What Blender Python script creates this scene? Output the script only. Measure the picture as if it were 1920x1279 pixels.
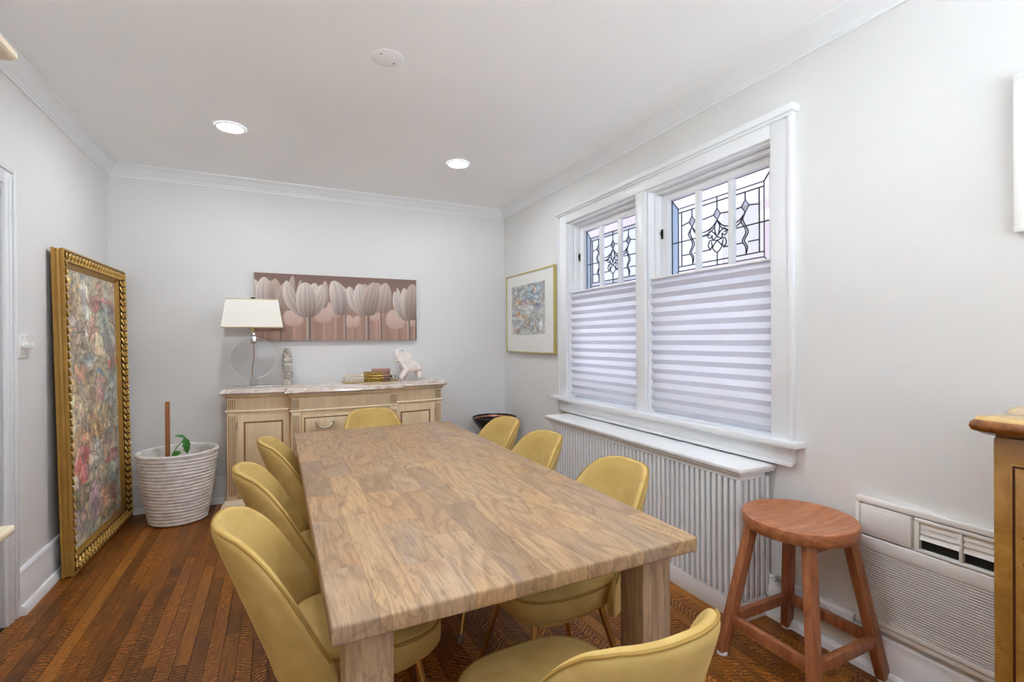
import bpy, bmesh, math, random
import numpy as np
from mathutils import Vector, Matrix

for o in list(bpy.data.objects):
    bpy.data.objects.remove(o)
SC = bpy.context.scene
COL = SC.collection
PI = math.pi
random.seed(7)

# ------------------------------------------------------------------ camera
CAM_YAW, CAM_PITCH, CAM_ROLL = math.atan(441 / 910.0), math.atan(2.1 / 910.0), 0.006
cd = bpy.data.cameras.new('camera')
cd.sensor_width = 36.0
cd.lens = 910.0 / 1920.0 * 36.0
cd.clip_start = 0.02
cam = bpy.data.objects.new('camera', cd)
COL.objects.link(cam)
_f = Vector((math.sin(CAM_YAW) * math.cos(CAM_PITCH), math.cos(CAM_YAW) * math.cos(CAM_PITCH), -math.sin(CAM_PITCH)))
_r0 = Vector((math.cos(CAM_YAW), -math.sin(CAM_YAW), 0))
_u0 = _r0.cross(_f)
_r = math.cos(CAM_ROLL) * _r0 - math.sin(CAM_ROLL) * _u0
_u = math.sin(CAM_ROLL) * _r0 + math.cos(CAM_ROLL) * _u0
cam.matrix_world = Matrix(((_r.x, _u.x, -_f.x, 0.0), (_r.y, _u.y, -_f.y, 0.0), (_r.z, _u.z, -_f.z, 1.3), (0, 0, 0, 1)))
SC.camera = cam

# ------------------------------------------------------------------ world, exposure
w = bpy.data.worlds.new('overcast_sky')
SC.world = w
w.use_nodes = True
bg = w.node_tree.nodes['Background']
bg.inputs[0].default_value = (0.74, 0.83, 1.0, 1)
bg.inputs[1].default_value = 2.8
sl = bpy.data.lights.new('sun', 'SUN')          # added sun: lights the added patio, which bounces onto the ceiling, and the neighbour's wall
sl.energy = 100.0
sl.color = (.78, .89, 1.0)
sl.angle = .02
sun = bpy.data.objects.new('sun', sl)
COL.objects.link(sun)
sun.rotation_euler = (0, -math.radians(5), math.radians(-12))
SC.view_settings.view_transform = 'Standard'
SC.view_settings.look = 'None'
SC.view_settings.gamma = 1
SC.view_settings.use_curve_mapping = False
SC.view_settings.exposure = 0.2
LAMP_STRENGTH = 180.0
SC.cycles.max_bounces = 14
SC.cycles.diffuse_bounces = 10
SC.cycles.transparent_max_bounces = 16
SC.cycles.caustics_reflective = False
SC.cycles.caustics_refractive = False
SC.cycles.sample_clamp_indirect = 40.0


# ------------------------------------------------------------------ helpers
def lin(r, g, b):
    f = lambda c: (c / 255 / 12.92) if c / 255 <= 0.04045 else ((c / 255 + 0.055) / 1.055) ** 2.4
    return (f(r), f(g), f(b), 1.0)


class Mat:
    def __init__(s, name):
        s.m = bpy.data.materials.new(name)
        s.m.use_nodes = True
        s.t = s.m.node_tree
        s.bsdf = s.t.nodes['Principled BSDF']
        s.out = s.t.nodes['Material Output']

    def n(s, typ, **kw):
        nd = s.t.nodes.new('ShaderNode' + typ)
        for k, v in kw.items():
            if k.startswith('i_'):
                k2 = k[2:]
                key = int(k2) if k2.isdigit() else k2.replace('_', ' ')
                if isinstance(v, bpy.types.NodeSocket):
                    s.t.links.new(v, nd.inputs[key])
                else:
                    nd.inputs[key].default_value = v
            else:
                setattr(nd, k, v)
        return nd

    def l(s, a, b):
        s.t.links.new(a, b)

    def set(s, **kw):
        for k, v in kw.items():
            i = s.bsdf.inputs[k.replace('_', ' ')]
            if isinstance(v, bpy.types.NodeSocket):
                s.t.links.new(v, i)
            else:
                i.default_value = v
        return s

    def ramp(s, fac, stops, interp='LINEAR'):
        r = s.n('ValToRGB', i_Fac=fac)
        cr = r.color_ramp
        cr.interpolation = interp
        while len(cr.elements) < len(stops):
            cr.elements.new(0.5)
        for e, (p, c) in zip(cr.elements, stops):
            e.position = p
            e.color = c
        return r.outputs['Color']

    def mix(s, fac, a, b, mode='MIX'):
        nd = s.n('MixRGB', blend_type=mode, i_Fac=fac, i_Color1=a, i_Color2=b)
        return nd.outputs['Color']

    def noise(s, vec, scale, detail=4.0, rough=0.55, dist=0.0):
        return s.n('TexNoise', i_Vector=vec, i_Scale=scale, i_Detail=detail, i_Roughness=rough, i_Distortion=dist).outputs['Fac']

    def obj(s):
        return s.n('TexCoord').outputs['Object']

    def pos(s):
        return s.n('NewGeometry').outputs['Position']

    def rnd(s):
        return s.n('ObjectInfo').outputs['Random']

    def mapping(s, vec, scale=(1, 1, 1), rot=(0, 0, 0), loc=(0, 0, 0)):
        return s.n('Mapping', i_Vector=vec, i_Scale=scale, i_Rotation=rot, i_Location=loc).outputs['Vector']

    def bump(s, h, strength=0.2, dist=0.01):
        b = s.n('Bump', i_Height=h, i_Strength=strength, i_Distance=dist)
        s.l(b.outputs['Normal'], s.bsdf.inputs['Normal'])
        return s

    def math(s, op, a, b=0.0):
        return s.n('Math', operation=op, i_0=a, i_1=b).outputs[0]


def simple(name, col, rough=0.5, metal=0.0, var=0.0, scale=8.0, bump=0.0, bscale=60.0, **kw):
    m = Mat(name)
    c = lin(*col)
    if var:
        nz = m.noise(m.obj(), scale)
        d = tuple(x * (1 - var) for x in c[:3]) + (1,)
        e = tuple(min(1, x * (1 + var)) for x in c[:3]) + (1,)
        m.set(Base_Color=m.ramp(nz, [(0.3, d), (0.7, e)]))
    else:
        m.set(Base_Color=c)
    m.set(Roughness=rough, Metallic=metal, **kw)
    if bump:
        m.bump(m.noise(m.obj(), bscale), bump, 0.004)
    return m.m


class MB:
    def __init__(s):
        s.v, s.f = [], []

    def add(s, vs, fs):
        o = len(s.v)
        s.v += [tuple(v) for v in vs]
        s.f += [tuple(i + o for i in f) for f in fs]
        return s

    def box(s, x0, x1, y0, y1, z0, z1):
        x0, x1 = min(x0, x1), max(x0, x1)
        y0, y1 = min(y0, y1), max(y0, y1)
        z0, z1 = min(z0, z1), max(z0, z1)
        return s.add([(x0, y0, z0), (x1, y0, z0), (x1, y1, z0), (x0, y1, z0), (x0, y0, z1), (x1, y0, z1), (x1, y1, z1), (x0, y1, z1)],
                     [(0, 3, 2, 1), (4, 5, 6, 7), (0, 1, 5, 4), (1, 2, 6, 5), (2, 3, 7, 6), (3, 0, 4, 7)])

    def loft(s, rings, caps=True, closed=False):
        n = len(rings[0])
        vs = [p for r in rings for p in r]
        fs = []
        m = len(rings)
        for i in range(m if closed else m - 1):
            a, b = i * n, ((i + 1) % m) * n
            for j in range(n):
                k = (j + 1) % n
                fs.append((a + j, a + k, b + k, b + j))
        if caps and not closed:
            fs.append(tuple(range(n - 1, -1, -1)))
            fs.append(tuple(range((m - 1) * n, m * n)))
        return s.add(vs, fs)

    def tube(s, pts, rad, seg=8, closed=False, flat=1.0):
        pts = [Vector(p) for p in pts]
        n = len(pts)
        rads = rad if isinstance(rad, (list, tuple)) else [rad] * n
        rings = []
        up = None
        for i, p in enumerate(pts):
            if closed:
                d = pts[(i + 1) % n] - pts[i - 1]
            else:
                d = pts[min(i + 1, n - 1)] - pts[max(i - 1, 0)]
            d = d.normalized() if d.length > 1e-9 else Vector((0, 0, 1))
            if up is None:
                up = Vector((0, 0, 1)) if abs(d.z) < 0.9 else Vector((1, 0, 0))
            a = d.cross(up)
            if a.length < 1e-6:
                a = d.orthogonal()
            a.normalize()
            b = a.cross(d).normalized()
            up = b
            rings.append([p + (a * math.cos(2 * PI * k / seg) + b * math.sin(2 * PI * k / seg) * flat) * rads[i] for k in range(seg)])
        return s.loft(rings, True, closed)

    def lathe(s, prof, seg=24, c=(0, 0, 0), sx=1.0, sy=1.0, caps=True):
        rings = [[(c[0] + r * sx * math.cos(2 * PI * k / seg), c[1] + r * sy * math.sin(2 * PI * k / seg), c[2] + z) for k in range(seg)] for r, z in prof]
        return s.loft(rings, caps)

    def prism(s, poly, a, b, axis='z'):
        def P(u, v, t):
            return {'z': (u, v, t), 'y': (u, t, v), 'x': (t, u, v)}[axis]
        return s.loft([[P(u, v, a) for u, v in poly], [P(u, v, b) for u, v in poly]])

    def bar(s, p0, p1, wx, wy, up=(0, 0, 1)):
        p0, p1 = Vector(p0), Vector(p1)
        d = (p1 - p0).normalized()
        a = d.cross(Vector(up))
        a = (a if a.length > 1e-5 else d.orthogonal()).normalized()
        b = a.cross(d).normalized()
        q = [(-1, -1), (1, -1), (1, 1), (-1, 1)]
        return s.loft([[p + a * i * wx / 2 + b * j * wy / 2 for i, j in q] for p in (p0, p1)])

    def mesh(s, name, bevel=0.0, seg=2, smooth=30):
        me = bpy.data.meshes.new(name)
        bm = bmesh.new()
        vs = [bm.verts.new(v) for v in s.v]
        for f in s.f:
            try:
                bm.faces.new([vs[i] for i in f])
            except ValueError:
                pass
        bmesh.ops.recalc_face_normals(bm, faces=bm.faces)
        if bevel:
            es = [e for e in bm.edges if len(e.link_faces) == 2 and e.calc_face_angle(0) > 0.5]
            bmesh.ops.bevel(bm, geom=es, offset=bevel, segments=seg, profile=0.5, affect='EDGES', clamp_overlap=True)
        bm.to_mesh(me)
        bm.free()
        if smooth:
            me.polygons.foreach_set('use_smooth', [True] * len(me.polygons))
            me.set_sharp_from_angle(angle=math.radians(smooth))
        return me

    def build(s, name, mat, parent=None, bevel=0.0, seg=2, smooth=30, loc=(0, 0, 0), rz=0.0, sub=0):
        return link(name, s.mesh(name, bevel, seg, smooth), mat, parent, loc, rz, sub)


def link(name, me, mat, parent=None, loc=(0, 0, 0), rz=0.0, sub=0):
    if mat is not None and not me.materials:
        me.materials.append(mat)
    o = bpy.data.objects.new(name, me)
    COL.objects.link(o)
    o.location = loc
    o.rotation_euler = (0, 0, rz)
    if parent:
        o.parent = parent
    if sub:
        md = o.modifiers.new('smooth', 'SUBSURF')
        md.levels = md.render_levels = sub
    return o


def tag(o, label=None, cat=None, group=None, kind=None):
    for k, v in (('label', label), ('category', cat), ('group', group), ('kind', kind)):
        if v:
            o[k] = v
    return o


def thing(name, label, cat, loc=(0, 0, 0), rz=0.0, group=None, kind=None):
    o = bpy.data.objects.new(name, None)
    COL.objects.link(o)
    o.empty_display_size = 0.05
    o.location = loc
    o.rotation_euler = (0, 0, rz)
    return tag(o, label, cat, group, kind)


def struct(o, label=None):
    return tag(o, label, None, None, 'structure')


def copy_tree(o, parent=None):
    c = o.copy()
    COL.objects.link(c)
    c.parent = parent
    for ch in list(o.children):
        copy_tree(ch, c)
    return c


def colour_grid(name, w, h, rgb, thick, mat):
    """flat printed sheet: rgb is (ny, nx, 3) in 0..1 sRGB, local x = width, z = height, faces -y"""
    ny, nx = rgb.shape[:2]
    X, Z = np.meshgrid(np.linspace(-w / 2, w / 2, nx), np.linspace(0, h, ny))
    co = np.stack([X.ravel(), np.zeros(nx * ny), Z.ravel()], 1)
    idx = np.arange(nx * ny).reshape(ny, nx)
    fs = np.stack([idx[:-1, :-1].ravel(), idx[:-1, 1:].ravel(), idx[1:, 1:].ravel(), idx[1:, :-1].ravel()], 1)
    me = bpy.data.meshes.new(name)
    me.from_pydata(co.tolist(), [], fs.tolist())
    at = me.color_attributes.new('print', 'FLOAT_COLOR', 'POINT')
    c = np.clip(rgb.reshape(-1, 3), 0, 1)
    c = np.where(c <= 0.04045, c / 12.92, ((c + 0.055) / 1.055) ** 2.4)
    at.data.foreach_set('color', np.concatenate([c, np.ones((len(c), 1))], 1).astype(np.float32).ravel())
    me.materials.append(mat)
    return me


# ------------------------------------------------------------------ materials
def m_wall(name, col, bump=0.12):
    m = Mat(name)
    c = lin(*col)
    p = m.pos()
    n1 = m.noise(p, 1.3, 3)
    d = tuple(x * 0.965 for x in c[:3]) + (1,)
    m.set(Base_Color=m.ramp(n1, [(0.3, d), (0.7, c)]), Roughness=0.62)
    m.bump(m.noise(m.mapping(p, (14, 14, 40)), 1.0, 5), bump, 0.006)
    return m.m


WALL = m_wall('wall_paint', (229, 229, 228))
CEIL = m_wall('ceiling_paint', (249, 249, 249), 0.05)
TRIM = simple('trim_gloss_white', (236, 238, 240), 0.32, bump=0.05, bscale=25)
WHITE = simple('white_plastic', (240, 240, 238), 0.35)
RADW = simple('radiator_white_enamel', (240, 241, 242), 0.4, bump=0.05, bscale=40)
DARK = simple('dark_void', (24, 22, 20), 0.8)


def m_floor():
    m = Mat('oak_floor')
    r = m.rnd()
    p = m.pos()
    off = m.n('CombineXYZ', i_0=m.math('MULTIPLY', r, 13.7), i_1=m.math('MULTIPLY', r, 57.3), i_2=m.math('MULTIPLY', r, 9.1)).outputs[0]
    v = m.n('VectorMath', operation='ADD', i_0=p, i_1=off).outputs[0]
    base = m.ramp(r, [(0.0, lin(96, 54, 14)), (0.3, lin(124, 71, 19)), (0.6, lin(142, 84, 24)), (0.88, lin(162, 98, 31)), (0.97, lin(192, 126, 48)), (1.0, lin(104, 59, 16))])
    grain = m.noise(m.mapping(v, (120, 7, 1)), 1.0, 6, 0.65)
    col = m.mix(m.ramp(grain, [(0.32, (0.72, 0.72, 0.72, 1)), (0.7, (0, 0, 0, 1))]), base, lin(80, 43, 11))
    ang = m.math('MULTIPLY', m.math('SUBTRACT', m.math('FRACT', m.math('MULTIPLY', r, 7.13)), 0.5), 1.6)
    rot = m.n('CombineXYZ', i_2=ang).outputs[0]
    vr = m.n('VectorRotate', rotation_type='EULER_XYZ', i_Vector=v, i_Rotation=rot).outputs[0]
    wv = m.n('TexWave', wave_type='BANDS', bands_direction='Y', i_Vector=vr, i_Scale=17.0, i_Distortion=6.0, i_Detail=2.0, i_Detail_Scale=2.2).outputs['Fac']
    mask = m.noise(m.mapping(v, (18, 5.5, 1)), 1.0, 2)
    amt = m.ramp(m.math('FRACT', m.math('MULTIPLY', r, 5.71)), [(0.25, (.45, .45, .45, 1)), (0.6, (1, 1, 1, 1))])
    k = m.math('MULTIPLY', m.ramp(wv, [(0.55, (0, 0, 0, 1)), (0.8, (1, 1, 1, 1))]), m.ramp(mask, [(0.42, (0, 0, 0, 1)), (0.54, (1, 1, 1, 1))]))
    col = m.mix(m.math('MULTIPLY', m.math('MULTIPLY', k, amt), 0.7), col, lin(196, 118, 42))
    kd = m.math('MULTIPLY', m.ramp(wv, [(0.1, (1, 1, 1, 1)), (0.4, (0, 0, 0, 1))]), m.ramp(mask, [(0.42, (0, 0, 0, 1)), (0.54, (1, 1, 1, 1))]))
    col = m.mix(m.math('MULTIPLY', m.math('MULTIPLY', kd, amt), 0.55), col, lin(44, 21, 7))
    m.set(Base_Color=col, Roughness=m.n('MapRange', i_0=grain, i_3=0.28, i_4=0.45).outputs[0])
    m.set(Specular_IOR_Level=0.28)
    m.bump(grain, 0.08, 0.002)
    return m.m


FLOOR = m_floor()


def m_table(name='mango_wood', gm=(170, 12, 22), fm=(1.0, 0.20, 0.7)):
    m = Mat(name)
    r = m.rnd()
    p = m.pos()
    off = m.n('CombineXYZ', i_0=m.math('MULTIPLY', r, 23.7), i_1=m.math('MULTIPLY', r, 41.3), i_2=m.math('MULTIPLY', r, 3.1)).outputs[0]
    v = m.n('VectorMath', operation='ADD', i_0=p, i_1=off).outputs[0]
    base = m.ramp(r, [(0.0, lin(162, 132, 99)), (0.2, lin(188, 154, 114)), (0.4, lin(175, 145, 113)), (0.55, lin(196, 161, 118)), (0.75, lin(180, 151, 120)), (0.9, lin(190, 151, 107)), (1.0, lin(158, 129, 100))])
    fv = m.mapping(v, fm)
    fd = m.noise(fv, 5.0, 2, 0.5, 0.6)
    fig = m.n('Math', operation='FRACT', i_0=m.math('MULTIPLY', fd, 13.0)).outputs[0]
    col = m.mix(m.math('MULTIPLY', m.ramp(fig, [(0.0, (1, 1, 1, 1)), (0.35, (.25, .25, .25, 1)), (0.8, (0, 0, 0, 1)), (1.0, (.8, .8, .8, 1))]), 0.5), base, lin(122, 92, 66))
    rg = m.noise(m.mapping(v, (4.2, 1.3, 3)), 1.0, 3, 0.5, 1.4)
    ring = m.math('FRACT', m.math('MULTIPLY', rg, 26.0))
    rmask = m.noise(m.mapping(v, (6, 2.6, 5), loc=(3, 7, 1)), 1.0, 2)
    col = m.mix(m.math('MULTIPLY', m.math('MULTIPLY', m.ramp(ring, [(0.0, (1, 1, 1, 1)), (0.22, (0, 0, 0, 1))]), m.ramp(rmask, [(0.45, (0, 0, 0, 1)), (0.58, (1, 1, 1, 1))])), 0.5), col, lin(106, 80, 60))
    blot = m.noise(m.mapping(v, (5, 2.2, 4)), 1.0, 4, 0.6, 0.8)
    col = m.mix(m.math('MULTIPLY', m.ramp(blot, [(0.5, (0, 0, 0, 1)), (0.72, (1, 1, 1, 1))]), 0.5), col, lin(150, 134, 124))
    warm = m.noise(m.mapping(v, (4, 2, 4)), 1.0, 3, 0.5, 0.5)
    col = m.mix(m.math('MULTIPLY', m.ramp(warm, [(0.55, (0, 0, 0, 1)), (0.75, (1, 1, 1, 1))]), 0.5), col, lin(196, 146, 92))
    grain = m.noise(m.mapping(v, gm), 1.0, 6, 0.7)
    col = m.mix(m.math('MULTIPLY', m.ramp(grain, [(0.3, (1, 1, 1, 1)), (0.55, (0, 0, 0, 1))]), 0.55), col, lin(98, 72, 52))
    knot = m.noise(m.mapping(v, (7, 3.2, 7)), 1.0, 5, 0.7, 2.2)
    col = m.mix(m.math('MULTIPLY', m.ramp(knot, [(0.60, (0, 0, 0, 1)), (0.72, (1, 1, 1, 1))]), 0.6), col, lin(86, 62, 46))
    m.set(Base_Color=col, Roughness=0.42, Specular_IOR_Level=0.4)
    m.bump(grain, 0.12, 0.002)
    return m.m


TABLE = m_table()
TABLELEG = m_table('mango_wood_upright', (120, 120, 9), (1.0, 1.0, 0.2))


def m_wood(name, c1, c2, rough=0.4, scale=(40, 40, 3), dist=3.0, coat=0.0):
    m = Mat(name)
    v = m.obj()
    off = m.n('CombineXYZ', i_0=m.math('MULTIPLY', m.rnd(), 5.0), i_1=m.math('MULTIPLY', m.rnd(), 9.0)).outputs[0]
    v = m.n('VectorMath', operation='ADD', i_0=v, i_1=off).outputs[0]
    g = m.noise(m.mapping(v, scale), 1.0, 6, 0.6, dist * 0.15)
    g2 = m.noise(m.mapping(v, tuple(x * 0.18 for x in scale)), 1.0, 3, 0.5, 0.6)
    col = m.mix(m.ramp(g, [(0.35, (0, 0, 0, 1)), (0.68, (1, 1, 1, 1))]), lin(*c1), lin(*c2))
    dk = tuple(x * 0.72 for x in lin(*c1)[:3]) + (1,)
    col = m.mix(m.math('MULTIPLY', m.ramp(g2, [(0.45, (0, 0, 0, 1)), (0.7, (1, 1, 1, 1))]), 0.5), col, dk)
    m.set(Base_Color=col, Roughness=rough, Coat_Weight=coat, Coat_Roughness=0.08)
    m.bump(g, 0.06, 0.002)
    return m.m


CREAM = m_wood('cream_oak', (226, 200, 158), (238, 216, 180), 0.42, (30, 30, 3))
CREAML = m_wood('cream_oak_light', (236, 218, 186), (242, 228, 202), 0.38, (30, 30, 30))
UMBER = simple('umber_brown', (140, 100, 58), 0.5)  # umber tone for flutes and panel mouldings
STOOL = m_wood('acacia_red', (160, 94, 58), (202, 136, 92), 0.36, (7, 45, 45), 4.0)
STOOLLEG = m_wood('acacia_red_leg', (150, 88, 56), (186, 122, 82), 0.38, (45, 45, 5), 4.0)
BURL = None


def m_burl():
    m = Mat('burl_veneer')
    v = m.pos()
    n1 = m.noise(v, 10, 6, 0.6, 1.0)
    n2 = m.noise(v, 75, 4, 0.6, 1.5)
    col = m.ramp(n1, [(0.3, lin(142, 98, 40)), (0.5, lin(162, 116, 52)), (0.72, lin(178, 132, 66))])
    col = m.mix(m.math('MULTIPLY', m.ramp(n2, [(0.6, (0, 0, 0, 1)), (0.72, (1, 1, 1, 1))]), 0.6), col, lin(104, 58, 18))
    m.set(Base_Color=col, Roughness=0.25, Coat_Weight=0.4, Coat_Roughness=0.08)
    return m.m


BURL = m_burl()
BURLDARK = m_wood('walnut_edge', (112, 60, 18), (156, 92, 30), 0.2, (4, 40, 40), 2.0, 0.6)
INLAY = simple('dark_inlay', (66, 32, 14), 0.3)


def m_velvet():
    m = Mat('mustard_velvet')
    v = m.obj()
    n1 = m.noise(v, 7, 3, 0.5, 0.8)
    n2 = m.noise(v, 260, 2)
    col = m.ramp(n1, [(0.3, lin(194, 162, 94)), (0.55, lin(207, 176, 108)), (0.8, lin(219, 190, 126))])
    m.set(Base_Color=col, Roughness=0.75, Sheen_Weight=0.35, Sheen_Roughness=0.35, Sheen_Tint=lin(250, 228, 160), Specular_IOR_Level=0.2)
    m.bump(n2, 0.08, 0.001)
    return m.m


VELVET = m_velvet()
PIPING = simple('velvet_piping', (168, 134, 64), 0.8)
BRASS = simple('brass', (208, 176, 110), 0.25, 1.0)
STEEL = simple('steel', (200, 200, 196), 0.22, 1.0)
GOLD = simple('antique_gold', (222, 184, 104), 0.32, 0.7, var=0.25, scale=40)
GOLDSIDE = simple('gold_paint', (176, 134, 62), 0.45, 0.35, var=0.12, scale=12)
GOLDDK = simple('dark_gold', (112, 80, 38), 0.5, 0.5, var=0.3, scale=30)
GOLDTHIN = simple('pale_gold_metal', (214, 196, 132), 0.3, 0.7)
PEWTER = simple('antique_silver', (190, 180, 160), 0.35, 0.8)
PAPER = simple('mat_board', (238, 238, 232), 0.7)
STONE = simple('grey_soapstone', (186, 180, 170), 0.7, var=0.35, scale=45, bump=0.4, bscale=120)
SHADE = simple('linen_shade', (246, 242, 230), 0.7)
SHADETRIM = simple('linen_shade_trim', (226, 208, 168), 0.7)
CORD = simple('brown_cord', (150, 106, 70), 0.5)
BLACK = simple('black_plastic', (26, 26, 28), 0.4)
SOIL = simple('potting_soil', (78, 66, 56), 0.95, var=0.4, scale=60, bump=0.8, bscale=90)
LEAF = simple('leaf_green', (62, 128, 46), 0.45, var=0.25, scale=30)
STAKE = m_wood('stake_wood', (140, 84, 40), (172, 112, 62), 0.6, (60, 60, 4))
LEAD = simple('lead_came', (58, 58, 66), 0.5, 0.3)


def m_pot():
    m = Mat('whitewashed_pot')
    n = m.noise(m.mapping(m.obj(), (14, 14, 30)), 1.0, 4)
    m.set(Base_Color=m.ramp(n, [(0.32, lin(214, 206, 196)), (0.6, lin(244, 241, 236))]), Roughness=0.6)
    m.bump(m.noise(m.obj(), 60), 0.15, 0.003)
    return m.m


POT = m_pot()


def m_marble():
    m = Mat('rose_marble')
    v = m.obj()
    n = m.noise(v, 7, 8, 0.65, 1.4)
    col = m.ramp(n, [(0.3, lin(178, 150, 132)), (0.46, lin(208, 190, 176)), (0.55, lin(226, 216, 206)), (0.7, lin(186, 164, 150))])
    m.set(Base_Color=col, Roughness=0.12)
    return m.m


MARBLE = m_marble()


def m_print(name, rough=0.6):
    m = Mat(name)
    a = m.n('VertexColor', layer_name='print').outputs['Color']
    m.set(Base_Color=a, Roughness=rough)
    return m.m


PRINT = m_print('printed_canvas')
TAPESTRY = m_print('woven_tapestry', 0.9)


def m_clear(name, tint, frost=0.0, gloss=0.5):
    m = Mat(name)
    tr = m.n('BsdfTransparent', i_Color=tint)
    gl = m.n('BsdfGlossy', i_Color=(1, 1, 1, 1), i_Roughness=0.08)
    sh = tr.outputs[0]
    if frost:
        tl = m.n('BsdfTranslucent', i_Color=tint)
        sh = m.n('MixShader', i_0=frost, i_1=sh, i_2=tl.outputs[0]).outputs[0]
    lw = m.n('LayerWeight', i_Blend=0.25)
    fac = m.math('MULTIPLY', lw.outputs['Fresnel'], gloss)
    sh = m.n('MixShader', i_0=fac, i_1=sh, i_2=gl.outputs[0]).outputs[0]
    m.l(sh, m.out.inputs['Surface'])
    return m.m


ACRYLIC = m_clear('clear_acrylic', (0.95, 0.95, 0.95, 1), 0.0, 0.8)
ACRYLICRIM = m_clear('acrylic_edge', (0.94, 0.93, 0.92, 1), 0.12, 0.6)
GLASS_LILAC = m_clear('lilac_textured_glass', (0.68, 0.63, 0.67, 1), 0.30, 0.4)
GLASS_BLUE = m_clear('grey_blue_glass', (0.44, 0.48, 0.54, 1), 0.4, 0.4)
GLASS_CLEAR = m_clear('seedy_clear_glass', (0.69, 0.685, 0.72, 1), 0.15, 0.4)
GLASS_BEVEL = m_clear('bevelled_glass', (0.72, 0.71, 0.73, 1), 0.2, 0.8)
DOORGLASS = m_clear('door_glass', (.97, .97, .97, 1), 0, .6)
CAP = m_clear('clear_leg_cap', (0.85, 0.85, 0.85, 1), 0.3, 0.8)


def m_shade_paper():
    m = Mat('pleated_paper')
    d = m.n('BsdfDiffuse', i_Color=lin(240, 240, 240))
    t = m.n('BsdfTranslucent', i_Color=lin(232, 232, 244))
    s = m.n('MixShader', i_0=0.45, i_1=d.outputs[0], i_2=t.outputs[0])
    m.l(s.outputs[0], m.out.inputs['Surface'])
    return m.m


PLEAT = m_shade_paper()


def m_emit(name, col, k):
    m = Mat(name)
    m.set(Base_Color=(0.9, 0.9, 0.9, 1), Emission_Color=col, Emission_Strength=k)
    return m.m


LED = m_emit('led_lens', (0.87, 0.93, 1.0, 1), LAMP_STRENGTH)


def m_brick():
    m = Mat('neighbour_brick')
    b = m.n('TexBrick', i_Vector=m.mapping(m.pos(), (0, 1, 1), (PI / 2, 0, PI / 2)), i_Scale=4.0, i_Color1=lin(206, 112, 62), i_Color2=lin(192, 98, 52), i_Mortar=lin(150, 140, 130))
    m.set(Base_Color=b.outputs['Color'], Roughness=0.9)
    return m.m


BRICK = m_brick()

# ------------------------------------------------------------------ room shell
XL, YB, YF, ZC = -1.125, 4.56, -1.7, 2.63
RW0, RS = 2.10, 0.0075                      # right wall: x = RW0 + RS*(y-1.4)
RROT = -math.atan(RS)


def rw(y, n=0.0, z=0.0):
    """point on the right wall at depth y, n metres in front of it"""
    return (RW0 + RS * (y - 1.4) - n, y, z)


XR = rw(YB)[0]
floor = MB().box(XL - .15, 2.4, YF - .1, YB + .15, -.10, -.012).build('floor', DARK)
struct(floor, 'dark stained quarter-sawn oak strip floor')
PW, PG = 0.057, 0.0006
pl_me = MB().prism([(-PW / 2 + PG, -.0119), (PW / 2 - PG, -.0119), (PW / 2 - PG, -.0009), (PW / 2 - .0013, 0), (-PW / 2 + .0013, 0), (-PW / 2 + PG, -.0009)], -.5, .5, 'y').mesh('plank', 0, 0, 0)
pl_me.materials.append(FLOOR)
rnd = random.Random(3)
nrow = 56
rest = MB()
for i in range(nrow):
    x = XL + PW * (i + .5)
    y = 0.7
    first = True
    while y < YB - 1e-4:
        ln = rnd.choice((.7, .95, 1.1, 1.35, 1.6))
        if first:
            ln *= rnd.uniform(.3, 1)
            first = False
        y1 = min(YB, y + ln)
        if YB - y1 < .25:
            y1 = YB
        o = link('plank', pl_me, None, floor, (x, (y + y1) / 2, rnd.uniform(-.0003, 0)))
        o.scale = (1, y1 - y - .0008, 1)
        y = y1
    y = YF
    while y < .699:
        y1 = min(.7, y + rnd.uniform(.5, 1.5))
        rest.box(x - PW / 2 + PG, x + PW / 2 - PG, y, y1 - .0008, -.0119, 0)
        y = y1
tag(rest.build('plank_field', FLOOR, floor, smooth=0), None, None, None, 'stuff')

struct(MB().box(XL - .15, 2.4, YF - .1, YB + .15, ZC, ZC + .1).build('ceiling', CEIL))
struct(MB().box(XL - .15, 2.4, YB, YB + .15, 0, ZC).build('wall_back', WALL))
struct(MB().box(XL - .15, XL, YF, 2.16, 0, ZC).box(XL - .15, XL, 3.005, YB, 0, ZC).box(XL - .15, XL, 2.16, 3.005, 2.03, ZC).build('wall_left', WALL))
GX0, GX1, GZ0, GZ1 = -.45, 1.95, 0.98, 2.42
struct(MB().box(XL - .15, GX0, YF - .12, YF, 0, ZC).box(GX1, 2.4, YF - .12, YF, 0, ZC).box(GX0, GX1, YF - .12, YF, GZ1, ZC).box(GX0, GX1, YF - .12, YF, 0, GZ0).build('wall_front', WALL))
gd = thing('added_fill_window', 'added white window band behind the viewer that lets in fill light', None, (GX0, YF - .06, GZ0), kind='structure')  # unseen window added to let bounced daylight reach the ceiling
GW, GH = GX1 - GX0, GZ1 - GZ0
for i in range(4):
    a, b = GW * i / 4, GW * (i + 1) / 4
    MB().box(a, a + .03, -.02, .02, 0, GH).box(b - .03, b, -.02, .02, 0, GH).box(a + .03, b - .03, -.02, .02, 0, .04).box(a + .03, b - .03, -.02, .02, GH - .04, GH).build('sash', TRIM, gd, .003)
    MB().box(a + .03, b - .03, -.003, .003, .04, GH - .04).build('pane', DOORGLASS, gd, smooth=0)
struct(MB().box(-9, 10, -10, YF - .15, -.12, -.05).build('added_bounce_patio', simple('bounce_paving', (214, 213, 210), .9)))  # unseen paving added to bounce sunlight up through the rear window
struct(MB().box(-40, 40, -70, -10.01, -.14, -.06).build('added_dim_ground', simple('dim_ground_grey', (112, 110, 106), .9)))  # added darker ground, cuts the far bounce onto the walls

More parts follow.
